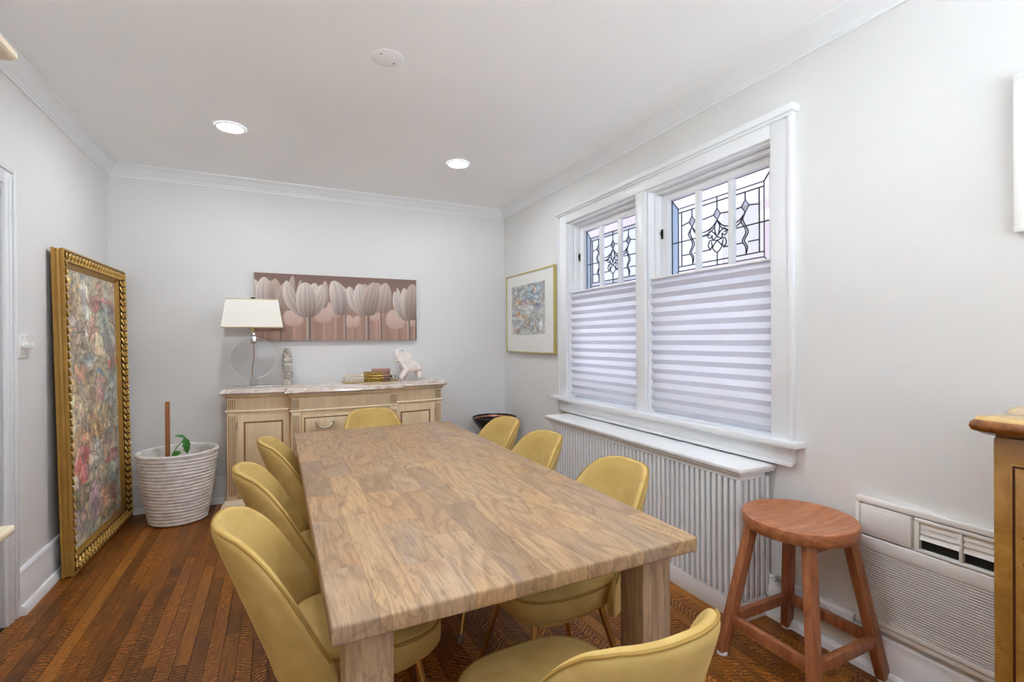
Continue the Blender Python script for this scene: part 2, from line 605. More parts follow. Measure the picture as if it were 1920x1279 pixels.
# right wall with the window opening (local: +x goes into the wall, y measured from 1.4)
WY0, WYM0, WYM1, WY1, WZ0, WZ1 = 1.515, 2.385, 2.47, 3.32, 0.815, 2.235
q = MB()
T = .20
for y0, y1, z0, z1 in ((YF, WY0, 0, ZC), (WY1, YB + .1, 0, ZC), (WY0, WY1, 0, WZ0), (WY0, WY1, WZ1, ZC), (WYM0 + .012, WYM1 - .012, WZ0, WZ1)):
    q.box(0, T, y0 - 1.4, y1 - 1.4, z0, z1)
wr = q.build('wall_right', WALL, None, loc=(RW0, 1.4, 0), rz=RROT)
struct(wr)

# crown mouldings: profile (distance from wall, height below ceiling)
CP = [(0, 0), (0, -.092), (.010, -.092), (.012, -.078), (.019, -.074), (.021, -.066), (.027, -.062), (.04, -.038), (.058, -.018), (.072, -.010), (.075, 0)]
BP = [(0, 0), (0, .21), (.012, .21), (.018, .20), (.018, .165), (.022, .155), (.022, .046), (.032, .042), (.040, .030), (.043, 0)]
struct(MB().prism([(XL + a, ZC + b) for a, b in CP], YF, YB, 'y').build('trim_1', TRIM), 'white crown moulding along the left wall')
struct(MB().prism([(YB - a, ZC + b) for a, b in CP], XL, XR, 'x').build('trim_2', TRIM), 'white crown moulding along the far wall')
struct(MB().prism([(-a, ZC + b) for a, b in CP], YF - 1.4, YB - 1.4, 'y').build('trim_3', TRIM, None, loc=(RW0, 1.4, 0), rz=RROT), 'white crown moulding above the windows')
struct(MB().prism([(XL + a, b) for a, b in BP], 3.095, YB, 'y').build('baseboard_left', TRIM))
struct(MB().prism([(YB - a, b) for a, b in BP], XL, XR, 'x').build('baseboard_back', TRIM))
BR = [(a, b * .88) for a, b in BP]
struct(MB().prism([(-a, b) for a, b in BR], 1.16 - 1.4, YB - 1.4, 'y').prism([(-a, b * .74) for a, b in BP], YF - 1.4, 1.16 - 1.4, 'y').build('baseboard_right', TRIM, None, loc=(RW0, 1.4, 0), rz=RROT))

# left door with casing
dr = thing('door_1', 'white panelled door in a stepped white casing behind the cream hutch', None, (XL, 2.58, 0), kind='structure')
dq = MB().box(-.075, -.035, -.4195, .4245, .001, 2.0295)
dq.build('door_leaf', TRIM, dr, .003)
for z0, z1 in ((.2, .85), (1.0, 1.9)):
    for y0, y1 in ((-.33, -.04), (.04, .33)):
        MB().box(-.037, -.029, y0, y1, z0, z1).build('panel', TRIM, dr, .006)
for s in (-1, 1):
    a, b = (.425, .515) if s > 0 else (-.515, -.425)
    MB().box(-.1, .012, a, b, 0, 2.115).box(.012, .02, b - .022 if s > 0 else a, b if s > 0 else a + .022, 0, 2.115).box(.012, .016, b - .06 if s > 0 else a + .04, b - .04 if s > 0 else a + .06, 0, 2.06).build('casing', TRIM, dr, .002)
MB().box(0, .012, -.4249, .4249, 2.03, 2.115).box(.012, .02, -.493, .493, 2.093, 2.115).build('head_casing', TRIM, dr, .002)
MB().tube([(-.035, -.34, 1.0), (.0, -.34, 1.0)], .01, 10).lathe([(.008, -.02), (.027, -.015), (.03, 0), (.02, .018), (.004, .02)], 16, (.015, -.34, 1.0)).build('door_knob', BRASS, dr)

# ------------------------------------------------------------------ windows
cs = thing('trim_4', 'white window casing with projecting head cap and deep sill around the paired windows', None, (RW0, 1.4, 0), RROT, kind='structure')
Y = lambda y: y - 1.4


def casing_side(y0, y1):
    lo = MB().box(-.022, 0, Y(y0), Y(y1), .84, 2.30)
    return lo


casing_side(1.405, 1.515).box(-.030, -.022, Y(1.405), Y(1.425), .84, 2.30).build('side_casing', TRIM, cs, .003)
casing_side(3.32, 3.43).box(-.030, -.022, Y(3.41), Y(3.43), .84, 2.30).build('side_casing', TRIM, cs, .003)
MB().box(-.022, 0, Y(WYM0), Y(WYM1), .84, 2.2349).build('mullion', TRIM, cs, .003)
MB().box(-.0222, 0, Y(1.5151), Y(3.3199), 2.235, 2.30).build('head_casing', TRIM, cs, .002)
MB().box(-.036, 0, Y(1.400), Y(3.435), 2.30, 2.312).box(-.048, 0, Y(1.385), Y(3.45), 2.312, 2.345).build('head_cap', TRIM, cs, .004)
MB().box(-.075, .0, Y(1.363), Y(3.49), .812, .84).box(.0, .14, Y(1.5151), Y(3.3199), .815, .84).build('sill', TRIM, cs, .006)
MB().box(-.022, 0, Y(1.41), Y(3.425), .72, .812).box(-.034, 0, Y(1.41), Y(3.425), .72, .742).box(-.034, 0, Y(1.405), Y(3.43), .796, .8119).build('apron', TRIM, cs, .004)


def spline(pts, n=8):
    out = []
    P = [pts[0]] + list(pts) + [pts[-1]]
    for i in range(1, len(P) - 2):
        for k in range(n):
            t = k / n
            a, b, c, d = (np.array(P[i + j - 1], float) for j in range(4))
            out.append(tuple(.5 * ((2 * b) + (-a + c) * t + (2 * a - 5 * b + 4 * c - d) * t * t + (-a + 3 * b - 3 * c + d) * t ** 3)))
    out.append(tuple(pts[-1]))
    return out


def make_window(name, y0, y1, label):
    """y0..y1 opening; local origin at the opening's near bottom corner on the wall face"""
    W = thing(name, label, None, rw(y0), RROT, kind='structure')
    w = y1 - y0
    zt = WZ1
    # jamb lining and stops
    MB().box(.0, .15, -.0, .012, .84, zt).box(.0, .15, w - .012, w, .84, zt).box(.0, .15, .012, w - .012, zt - .012, zt).build('jamb', TRIM, W)
    st = MB()
    for a, b in ((.012, .034), (w - .034, w - .012)):
        st.box(.045, .10, a, b, .84, zt - .012)
    st.box(.045, .10, .034, w - .034, zt - .034, zt - .012)
    st.build('stop', TRIM, W, .003)
    g0, g1, gz0, gz1 = .085, w - .095, 1.655, 2.158
    sash = MB()
    sash.box(.085, .13, .0345, g0, 1.60, zt - .035).box(.085, .13, g1, w - .0345, 1.60, zt - .035).box(.085, .13, g0, g1, gz1, zt - .035).box(.085, .13, g0, g1, 1.60, gz0)
    s = sash.build('upper_sash', TRIM, W, .003)
    low = MB()
    low.box(.10, .14, .0345, g0, .84, 1.5995).box(.10, .14, g1, w - .0345, .84, 1.5995).box(.10, .14, g0, g1, .84, .92).box(.10, .14, g0, g1, 1.56, 1.5995)
    lo = low.build('lower_sash', TRIM, W, .003)
    MB().box(.12, .124, g0, g1, .92, 1.56).build('glass_pane', DOORGLASS, lo)
    gw, gh = g1 - g0, gz1 - gz0
    P = lambda u, v: (g1 - u * gw, gz0 + v * gh)       # u runs left to right seen from the room
    for u in (.333, .667):
        c = P(u, 0)[0]
        MB().box(.088, .1135, c - .017, c + .017, gz0, gz1).build('muntin', TRIM, s, .004)
    gx = .119

    def pane(poly, mat, x=gx, t=.004):
        MB().prism([P(*p) for p in poly], x, x + t, 'x').build('glass_pane', mat, s, smooth=0)

    L1, R1, T1, B1 = .075, .925, .875, .115
    L2, R2, T2, B2 = .115, .885, .825, .17
    M = .47
    pane([(0, 1), (1, 1), (R1, T1), (L1, T1)], GLASS_LILAC)
    pane([(0, 0), (L1, B1), (R1, B1), (1, 0)], GLASS_LILAC)
    pane([(0, 1), (L1, T1), (L1, M), (0, M)], GLASS_BLUE)
    pane([(0, M), (L1, M), (L1, B1), (0, 0)], GLASS_BLUE)
    pane([(1, 1), (1, M), (R1, M), (R1, T1)], GLASS_LILAC)
    pane([(1, M), (1, 0), (R1, B1), (R1, M)], GLASS_LILAC)
    pane([(L1, T1), (R1, T1), (R1, T2), (L1, T2)], GLASS_BEVEL)
    pane([(L1, B1), (L1, B2), (R1, B2), (R1, B1)], GLASS_BEVEL)
    pane([(L1, T2), (L2, T2), (L2, B2), (L1, B2)], GLASS_BEVEL)
    pane([(R2, T2), (R1, T2), (R1, B2), (R2, B2)], GLASS_BEVEL)
    for a, b in ((L2, .333), (.333, .667), (.667, R2)):
        pane([(a, T2), (b, T2), (b, M), (a, M)], GLASS_CLEAR)
        pane([(a, M), (b, M), (b, B2), (a, B2)], GLASS_CLEAR)
    D = [.235, .5, .765]
    for d in D:
        pane([(d - .035, .68), (d, .745), (d + .035, .68), (d, .615)], GLASS_BEVEL, gx - .002, .002)
    ld = MB()

    def line(pts, r=.0034):
        ld.tube([(gx - .001,) + P(*p) for p in pts], r, 6)

    line([(0, 0), (0, 1), (1, 1), (1, 0), (0, 0)], .004)
    for a in ((0, 0, L1, B1), (0, 1, L1, T1), (1, 0, R1, B1), (1, 1, R1, T1)):
        line([a[:2], a[2:]])
    line([(L1, B1), (L1, T1), (R1, T1), (R1, B1), (L1, B1)])
    line([(L2, B2), (L2, T2)])
    line([(R2, B2), (R2, T2)])
    line([(L1, T2), (R1, T2)])
    line([(L1, B2), (R1, B2)])
    line([(0, M), (.43, M)])
    line([(.57, M), (1, M)])
    line([(L2, .30), (.21, .30)])
    line([(.26, .30), (.44, .30)])
    line([(.56, .30), (.74, .30)])
    line([(.79, .30), (R2, .30)])
    for d in D:
        line([(d - .035, .68), (d, .745), (d + .035, .68), (d, .615), (d - .035, .68)])
        line([(d, .745), (d, T2)])
    for a, b in ((L2, D[0] - .035), (D[0] + .035, D[1] - .035), (D[1] + .035, D[2] - .035), (D[2] + .035, R2)):
        line([(a, .66), (b, .68)] if a == L2 else ([(a, .68), (b, .66)] if b == R2 else [(a, .68), ((a + b) / 2, .665), (b, .68)]))
    line([(.5, T1), (.5, T2)])
    line([(.5, B1), (.5, B2)])
    for a, b in ((D[0], D[1]), (D[1], D[2])):
        mid = (a + b) / 2
        line(spline([(a, .615), (a + .05, .545), (mid, .515), (b - .05, .55), (b, .615)]))
        line(spline([(a, .615), (a + .045, .52), (mid, .475), (b - .045, .52), (b, .615)]))
    for d in (D[0], D[2]):
        line(spline([(d, .615), (d - .022, .55), (d + .004, .47), (d + .024, .40), (d - .008, .32), (d + .018, .25), (d + .004, B2)]))
        line(spline([(d, .615), (d - .040, .54), (d - .012, .47), (d + .004, .40), (d - .026, .32), (d + .002, .25), (d + .004, B2)]))
    line(spline([(.5, .615), (.475, .54), (.5, .43), (.525, .54), (.5, .615)]))
    for g in (-1, 1):
        line(spline([(.5, .43), (.5 + g * .04, .49), (.5 + g * .075, .505), (.5 + g * .095, .455), (.5 + g * .07, .43), (.5 + g * .05, .455), (.5 + g * .045, .405), (.5, .39)]))
        line(spline([(.5, .43), (.5 + g * .05, .40), (.5 + g * .075, .40), (.5 + g * .09, .345), (.5 + g * .07, .31), (.5 + g * .05, .34), (.5 + g * .06, .385)]))
        line(spline([(.5, .39), (.5 + g * .045, .315), (.5, .25)]))
        line(spline([(.5, .615), (.5 + g * .06, .535), (.5 + g * .10, .52)]))
    line([(.5, .25), (.5, B2)])
    ld.build('lead_came', LEAD, s)
    MB().box(.078, .0845, w - .052, w - .042, 1.93, 1.99).tube([(.08, w - .047, 1.985), (.07, w - .047, 1.97), (.075, w - .047, 1.945)], .003, 6).build('sash_latch', DARK, W)
    return W


make_window('window_1', WYM1, WY1, 'white sash window with leaded stained glass, next to the gold framed print')
make_window('window_2', WY0, WYM0, 'white sash window with leaded stained glass, nearest the wooden stool')


def pleated(y0, y1, label):
    z0, z1 = .842, 1.672
    o = thing('pleated_shade', label, 'window shade', rw(y0), RROT, 'white pleated paper shades')
    n = 14
    mb = MB()
    pts = []
    p = (z1 - z0 - .012) / n
    for i in range(n):
        zz = z1 - i * p
        pts += [(.032, zz), (.013, zz - p * .52)]
    pts.append((.032, z1 - n * p))
    w = y1 - y0
    vs, fs = [], []
    for k, (x, z) in enumerate(pts):
        vs += [(x, 0, z), (x, w, z), (x + .0012, 0, z), (x + .0012, w, z)]
        if k:
            a, b = 4 * (k - 1), 4 * k
            fs += [(a, a + 1, b + 1, b), (a + 2, b + 2, b + 3, a + 3)]
    mb.add(vs, fs)
    mb.build('pleated_sheet', PLEAT, o, smooth=0)
    MB().box(.008, .040, 0, w, z1, z1 + .010).build('top_rail', WHITE, o, .002)
    return o


pleated(WYM1 + .014, WY1 - .014, 'half raised white pleated shade in the window beside the gold framed print')
pleated(WY0 + .014, WYM0 - .014, 'half raised white pleated shade in the window nearest the stool')

# outside
struct(MB().box(4.6, 4.9, -6, 3.95, -1, 2.75).build('wall_neighbour', BRICK), 'brick side wall of the neighbouring house')
struct(MB().box(2.4, 12, -8, 14, -1.1, -1.0).build('ground_outside', simple('side_path', (132, 134, 136), 0.9)))

# ------------------------------------------------------------------ ceiling lights
LX, LY = (-.25, 1.24), (3.47, 1.22)
names = {(0, 0): 'round recessed ceiling light shining above the lamp side of the far wall', (1, 0): 'round recessed ceiling light shining nearest the window and far wall corner'}
for j, ly in enumerate(LY):
    for i, lx in enumerate(LX):
        lab = names.get((i, j), 'round recessed ceiling light %s the viewer on the %s side' % (('', 'above', 'behind')[j], ('left', 'window')[i]))
        lx = lx if j == 0 else .44 + (lx - .495) * .62
        L = thing('recessed_light', lab, 'ceiling light', (lx, ly, ZC), 0, 'recessed ceiling lights')
        MB().lathe([(.086, -.0005), (.084, -.006), (.074, -.007), (.072, -.002)], 32, caps=False).build('trim_ring', WHITE, L)
        MB().lathe([(.001, -.0035), (.072, -.0035), (.072, -.0005), (.001, -.0005)], 32).build('lens', LED, L)
cp = thing('ceiling_cover_plate', 'round white blank cover plate with two screws on the ceiling', 'cover plate', (.478, 2.31, ZC))
MB().lathe([(.075, 0), (.074, -.0015), (.070, -.0028), (.001, -.0032)], 32).build('plate', CEIL, cp)
for s in (-1, 1):
    MB().lathe([(.001, -.0045), (.004, -.0045), (.004, -.003), (.001, -.003)], 10, (s * .035, s * .028, 0)).build('screw', GOLDDK, cp)

# ------------------------------------------------------------------ dining table
TX0, TX1, TY0, TY1, TZ, TT = .088, 1.03, .970, 3.12, .76, .040
tb = thing('dining_table', 'long rustic dining table of pale brown wood staves on square legs', 'table', ((TX0 + TX1) / 2, (TY0 + TY1) / 2, 0))
hx, hy = (TX1 - TX0) / 2, (TY1 - TY0) / 2
rnd = random.Random(11)


def stave(x0, x1, y0, y1):
    bm = bmesh.new()
    m = MB().box(x0, x1, y0, y1, TZ - TT, TZ)
    vs = [bm.verts.new(v) for v in m.v]
    for f in m.f:
        bm.faces.new([vs[i] for i in f])
    bmesh.ops.recalc_face_normals(bm, faces=bm.faces)
    out = []
    for e in bm.edges:
        c = (e.verts[0].co + e.verts[1].co) / 2
        d = e.verts[0].co - e.verts[1].co
        ox, oy = abs(abs(c.x) - hx) < 1e-5, abs(abs(c.y) - hy) < 1e-5
        if (abs(d.z) > 1e-6 and ox and oy) or (abs(d.x) > 1e-6 and oy) or (abs(d.y) > 1e-6 and ox):
            out.append(e)
    if out:
        bmesh.ops.bevel(bm, geom=out, offset=.006, segments=3, profile=.5, affect='EDGES')
    me = bpy.data.meshes.new('stave')
    bm.to_mesh(me)
    bm.free()
    me.polygons.foreach_set('use_smooth', [True] * len(me.polygons))
    me.set_sharp_from_angle(angle=math.radians(40))
    return me


xs = [-hx]
while xs[-1] < hx - .13:
    xs.append(xs[-1] + rnd.uniform(.075, .112))
xs[-1:] = [xs[-1], hx] if hx - xs[-1] > .05 else [hx]
for a, b in zip(xs, xs[1:]):
    y = -hy
    first = True
    while y < hy - 1e-5:
        y1 = y + rnd.uniform(.22, .62) * (rnd.uniform(.4, 1) if first else 1)
        first = False
        if hy - y1 < .16:
            y1 = hy
        g = .00025
        link('stave', stave(a + (0 if a == -hx else g), b - (0 if b == hx else g), y + (0 if y == -hy else g), y1 - (0 if y1 == hy else g)), TABLE, tb)
        y = y1
for sx in (-1, 1):
    for sy in (-1, 1):
        cx = sx * (hx - .035 - .05) + (.012 if sx > 0 else 0)
        cy = -(hy - .13) if sy < 0 else hy - .07
        MB().box(cx - .05, cx + .05, cy - .05, cy + .05, .0, TZ - TT - .0002).build('leg', TABLELEG, tb, .004)
zb = TZ - TT - .0004
for s in (-1, 1):
    MB().box(s * (hx - .075) - .011, s * (hx - .075) + .011, -hy + .181, hy - .121, zb - .075, zb).build('apron', TABLE, tb, .002)
    MB().box(-hx + .136, hx - .125, s * (hy - .07) - .011 + (.0 if s > 0 else .045), s * (hy - .07) + .011 + (0 if s > 0 else .045), zb - .03, zb).build('apron', TABLE, tb, .002)

# ------------------------------------------------------------------ chairs
def chair_proto():
    root = thing('dining_chair', '', 'chair', group='mustard velvet dining chairs')
    A0, A1 = .240, .226
    zb0, ztop = .375, .820
    nphi, nh = 41, 9
    th = .029

    def mid(phi, z):
        h = max(0.0, (z - .40) / .41)
        a = A0 + (A1 - A0) * h ** 1.4
        b = .200 + .155 * h
        c, s = math.cos(phi), math.sin(phi)
        x = a * math.copysign(abs(s) ** .80, s)
        if c >= 0:
            y = -b * abs(c) ** .92
        else:
            y = -c * .30
        return Vector((x, y, z))

    PH = math.radians(75)
    RT = [0, .15, .30, .45, .53, .60, .69, .80, .91, 1.0]
    RZ = [0, -.001, -.005, -.021, -.042, -.072, -.127, -.220, -.310, -.362]

    def rim(phi):
        return ztop + float(np.interp(abs(phi) / PH, RT, RZ))

    def normal(phi, z):
        e = 1e-3
        du = mid(min(phi + e, PH), z) - mid(max(phi - e, -PH), z)
        dv = mid(phi, z + e) - mid(phi, z - e)
        n = du.cross(dv)
        n.normalize()
        return n            # orientation fixed below

    rings = []
    rimpts_in, rimpts_out = [], []
    for i in range(nphi):
        phi = -PH + 2 * PH * i / (nphi - 1)
        zt = rim(phi)
        prof_in, prof_out = [], []
        for k in range(nh):
            z = zb0 + (zt - .02 - zb0) * k / (nh - 1)
            p = mid(phi, z)
            n = normal(phi, z)
            if n.dot(Vector((p.x, p.y, 0))) < 0:
                n = -n
            # padding bulge on the inside
            bul = .010 * math.sin(PI * k / (nh - 1)) * max(0, math.cos(phi * .8))
            prof_in.append(p - n * (th / 2 + bul))
            prof_out.append(p + n * th / 2)
        p = mid(phi, zt - .02)
        n = normal(phi, zt - .02)
        if n.dot(Vector((p.x, p.y, 0))) < 0:
            n = -n
        top = [p + n * (th / 2) * math.cos(a) * -1 + Vector((0, 0, .02 * math.sin(a))) for a in (PI * .2, PI * .4, PI * .6, PI * .8)]
        ring = prof_in + top + prof_out[::-1]
        rings.append(ring)
        rimpts_out.append(p + n * (th * .30) + Vector((0, 0, .0165)))
        rimpts_in.append(p - n * (th / 2 + .0005) + Vector((0, 0, .001)))
    bk = MB().loft(rings).build('backrest', VELVET, root, smooth=50, sub=1)
    MB().tube(rimpts_out[1:-1], .0036, 6).build('piping', PIPING, bk)
    # seat cushion
    def se(a, b, y0, z, e=3.2, n=44):
        out = []
        for k in range(n):
            t = 2 * PI * k / n
            c, s = math.cos(t), math.sin(t)
            x = a * math.copysign(abs(c) ** (2 / e), c)
            y = b * math.copysign(abs(s) ** (2 / e), s)
            x *= 1 - .10 * max(0, -y / b)
            out.append((x, y0 + y, z))
        return out
    y0, a, b = .035, .208, .222
    pr = [(.80, .385), (.95, .388), (.995, .40), (1.0, .425), (.998, .448), (.975, .462), (.90, .470), (.70, .475), (.35, .478), (.02, .479)]
    st = MB().loft([se(a * k, b * k, y0, z) for k, z in pr]).build('seat', VELVET, root, smooth=50)
    MB().tube(se(a * .985, b * .985, y0, .459), .0045, 6, True).build('piping', PIPING, st)
    # under-seat base
    MB().loft([se(a * k, b * k, y0, z) for k, z in ((.70, .352), (.78, .354), (.80, .3845), (.7, .3848))]).build('seat_base', VELVET, root, smooth=40)
    for sx in (-1, 1):
        for sy in (-1, 1):
            p0 = Vector((sx * .13, .035 + sy * .13, .358))
            p1 = Vector((sx * .205, .035 + sy * .215, .006))
            lg = MB().tube([p0, p0.lerp(p1, .5), p1], [.012, .0105, .008], 12).build('leg', BRASS, root)
            MB().lathe([(.0135, .0), (.0135, .028), (.0105, .031), (.009, .031)], 14, (p1.x, p1.y, 0.0)).build('foot_cap', CAP, lg)
    return root


proto = chair_proto()
CH = [
    (0.20, 1.545, -90, 'mustard velvet chair on the wall side of the table, nearest the viewer'),
    (0.205, 2.15, -88, 'mustard velvet chair in the middle of the wall side of the table'),
    (0.27, 2.69, -91, 'mustard velvet chair on the wall side of the table, nearest the sideboard'),
    (0.93, 1.54, 90, 'mustard velvet chair on the window side of the table, nearest the stool'),
    (0.95, 2.185, 91, 'mustard velvet chair in the middle of the window side of the table'),
    (0.97, 2.7, 92, 'mustard velvet chair on the window side of the table, beside the dark mosaic bowl'),
    (0.6, 3.235, 180, 'mustard velvet chair at the far head of the table before the sideboard'),
    (0.58, 0.94, 1, 'mustard velvet chair at the near head of the table, back to the viewer'),
]
for i, (x, y, a, lab) in enumerate(CH):
    c = proto if i == 0 else copy_tree(proto)
    c.location = (x, y, 0)
    c.rotation_euler = (0, 0, math.radians(a))
    c['label'] = lab

# ------------------------------------------------------------------ wooden stool
st = thing('wooden_stool', 'round reddish wooden stool with dished seat and splayed legs', 'stool', (1.855, 1.235, 0))
MB().lathe([(.01, .548), (.194, .548), (.1985, .550), (.202, .555), (.204, .590), (.2025, .5965), (.199, .5995), (.188, .600), (.165, .597), (.12, .591), (.06, .588), (.01, .587)], 48).build('seat', STOOL, st, smooth=35)
legs = {}
for sx in (-1, 1):
    for sy in (-1, 1):
        p0 = Vector((sx * .118, sy * .118, .5475))
        p1 = Vector((sx * .205, sy * .193, .012))
        legs[sx, sy] = (p0, p1)
        lg = MB().bar(p0, p1, .046, .034, (0, 1, 0)).build('leg', STOOLLEG, st, .003)
        MB().lathe([(.021, 0), (.021, .008), (.017, .0115), (.001, .0115)], 18, (p1.x, p1.y, 0)).build('foot_pad', WHITE, lg)
def at(k, z):
    p0, p1 = legs[k]
    return p0.lerp(p1, (p0.z - z) / (p0.z - p1.z))
for k0, k1, z in (((-1, -1), (-1, 1), .15), ((1, -1), (1, 1), .15), ((-1, -1), (1, -1), .15), ((-1, 1), (1, 1), .15)):
    a, b = at(k0, z), at(k1, z)
    d = (b - a).normalized()
    MB().bar(a + d * .0185 if abs(d.y) > .5 else a + d * .0245, b - d * .0185 if abs(d.y) > .5 else b - d * .0245, .026, .040).build('stretcher', STOOLLEG, st, .002)
for k0, k1 in (((-1, -1), (1, 1)),):
    pass
for s in (-1, 1):
    MB().box(-.10, .10, s * .118 - .011, s * .118 + .011, .515, .5478).build('seat_rail', STOOLLEG, st, .002)

# ------------------------------------------------------------------ radiator cover
RY0, RY1, RX = 1.53, 3.26, .215
rc = thing('radiator_cover', 'white slatted radiator cover under the windows', 'radiator cover', rw(RY0), RROT)
w = RY1 - RY0
MB().box(-RX - .028, -.002, -.03, w + .03, .694, .712).box(-RX - .016, -.002, -.018, w + .018, .678, .694).build('top_board', RADW, rc, .004)
MB().box(-RX, -RX + .02, 0, w, .0, .095).build('bottom_rail', RADW, rc, .003)
MB().box(-RX + .0, -RX + .02, 0, w, .652, .6775).build('top_rail', RADW, rc, .003)
for y in (.0, w - .02):
    MB().box(-RX + .0205, -.045, y, y + .02, 0, .095).build('end_rail', RADW, rc, .002)
    MB().box(-RX + .0205, -.045, y, y + .02, .652, .6775).build('end_rail', RADW, rc, .002)
me = MB().box(-RX - .004, -RX + .016, -.0095, .0095, .0955, .6518).mesh('slat', .002, 1)
me.materials.append(RADW)
n = 51
for i in range(n):
    link('slat', me, None, rc, (0, .0105 + (w - .021) * i / (n - 1), 0))
me2 = MB().box(-.0105, .0105, 0, .02, .0955, .6518).mesh('end_slat', .002, 1)
me2.materials.append(RADW)
for y in (.0, w - .02):
    for i in range(5):
        link('end_slat', me2, None, rc, (-RX + .045 + i * .036, y, 0))
MB().box(-RX + .030, -RX + .034, .022, w - .022, .01, .66).build('gap_shade_sheet', simple('gap_shade_grey', (112, 112, 112), .7), rc)  # grey sheet paints in the shade between the slats
rd = MB()
for i in range(20):
    y = .10 + i * .078
    rd.box(-.16, -.05, y, y + .045, .10, .58)
rd.build('radiator', simple('radiator_shade_grey', (58, 56, 54), .7), rc, .012)  # radiator colour darkened to deepen the shade behind the slats

# ------------------------------------------------------------------ wall air conditioner
ac = thing('wall_air_conditioner', 'off-white through-wall air conditioner with fine grille beside the stool', 'air conditioner', rw(.50), RROT)
ACW = simple('ac_plastic', (234, 233, 229), .45)
w = .643
MB().box(-.030, -.0005, 0, w, .655, .675).box(-.030, -.0005, 0, w, .180, .200).box(-.030, -.0005, 0, .014, .200, .655).box(-.030, -.0005, w - .014, w, .200, .655).build('surround', ACW, ac, .003)
MB().box(-.010, -.0006, .014, w - .014, .200, .655).build('back_panel', ACW, ac)
MB().box(-.034, -.0101, w - .19, w - .02, .535, .648).box(-.037, -.034, w - .175, w - .035, .548, .636).build('control_door', ACW, ac, .003)
vent = MB().box(-.0115, -.0101, .02, w - .205, .540, .646).build('outlet_shade_sheet', DARK, ac)  # thin dark sheet stands for the shade inside the outlet
fr = MB().box(-.034, -.012, .015, w - .20, .640, .650).box(-.034, -.012, .015, w - .20, .532, .541).box(-.034, -.012, w - .215, w - .20, .541, .640)
fr.box(-.034, -.012, .015, .027, .541, .640).box(-.034, -.012, .305, .315, .541, .640)
fr.build('outlet_frame', ACW, ac, .002)
for y0, y1 in ((.3155, w - .2155), (.0275, .3045)):
    for k, z in enumerate((.6295, .609, .586)):
        MB().bar((-.0235, y0, z), (-.0235, y1, z), .003, .0225, (.50 if k == 2 else .26, 0, 1)).build('louver', ACW, ac)
MB().box(-.036, -.0101, .016, w - .016, .478, .528).build('front_band', ACW, ac, .004)
MB().box(-.036, -.0101, .016, w - .016, .203, .224).build('lower_band', ACW, ac, .003)
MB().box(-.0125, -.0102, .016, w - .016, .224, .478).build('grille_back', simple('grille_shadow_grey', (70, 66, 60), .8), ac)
g = MB()
for i in range(27):
    z = .2265 + i * .0094
    g.prism([(-.034, z), (-.034, z + .0052), (-.0127, z + .0066), (-.0127, z + .0012)], .017, w - .017, 'y')
tag(g.build('grille_fins', ACW, ac, smooth=0), kind='stuff')

# outlet and cable beside the radiator
ol = thing('wall_outlet', 'beige wall outlet plate low on the wall beside the radiator cover', 'outlet', rw(1.44, 0, .24), RROT)
MB().box(-.006, -.0005, -.035, .035, -.055, .06).build('plate', simple('almond_plastic', (226, 214, 184), .4), ol, .003)
for z in (-.022, .022):
    MB().box(-.008, -.006, -.017, .017, z - .013, z + .013).build('socket', simple('almond_socket', (200, 188, 160), .4), ol, .002)
cb = thing('coaxial_cable', 'white cable with metal splitter running along the baseboard behind the stool', 'cable', rw(1.42, 0, .19), RROT)
cpts = [(-.030, .05, .0), (-.030, .0, .004), (-.030, -.06, .004), (-.028, -.14, -.01), (-.030, -.2, -.03), (-.034, -.25, -.036)]
MB().tube(cpts, .004, 8).build('cord', WHITE, cb)
MB().box(-.036, -.016, .03, .07, -.012, .012).tube([(-.036, .04, 0), (-.05, .04, -.004)], .005, 8).tube([(-.036, .06, 0), (-.05, .06, -.004)], .005, 8).build('splitter', STEEL, cb, .002)

# ------------------------------------------------------------------ framed print by the corner
def wall_frame(name, label, y0, y1, z0, z1, fw, dep, fmat, parts):
    o = thing(name, label, 'picture', rw(y0, 0, z0), RROT)
    W, H = y1 - y0, z1 - z0
    MB().box(-dep, -.002, 0, W, 0, fw).build('frame_rail', fmat, o, .0015)
    MB().box(-dep, -.002, 0, W, H - fw, H).build('frame_rail', fmat, o, .0015)
    MB().box(-dep, -.002, 0, fw, fw, H - fw).build('frame_rail', fmat, o, .0015)
    MB().box(-dep, -.002, W - fw, W, fw, H - fw).build('frame_rail', fmat, o, .0015)
    MB().box(-dep + .010, -.003, fw, W - fw, fw, H - fw).build('mat_board', PAPER, o)
    return o, W, H


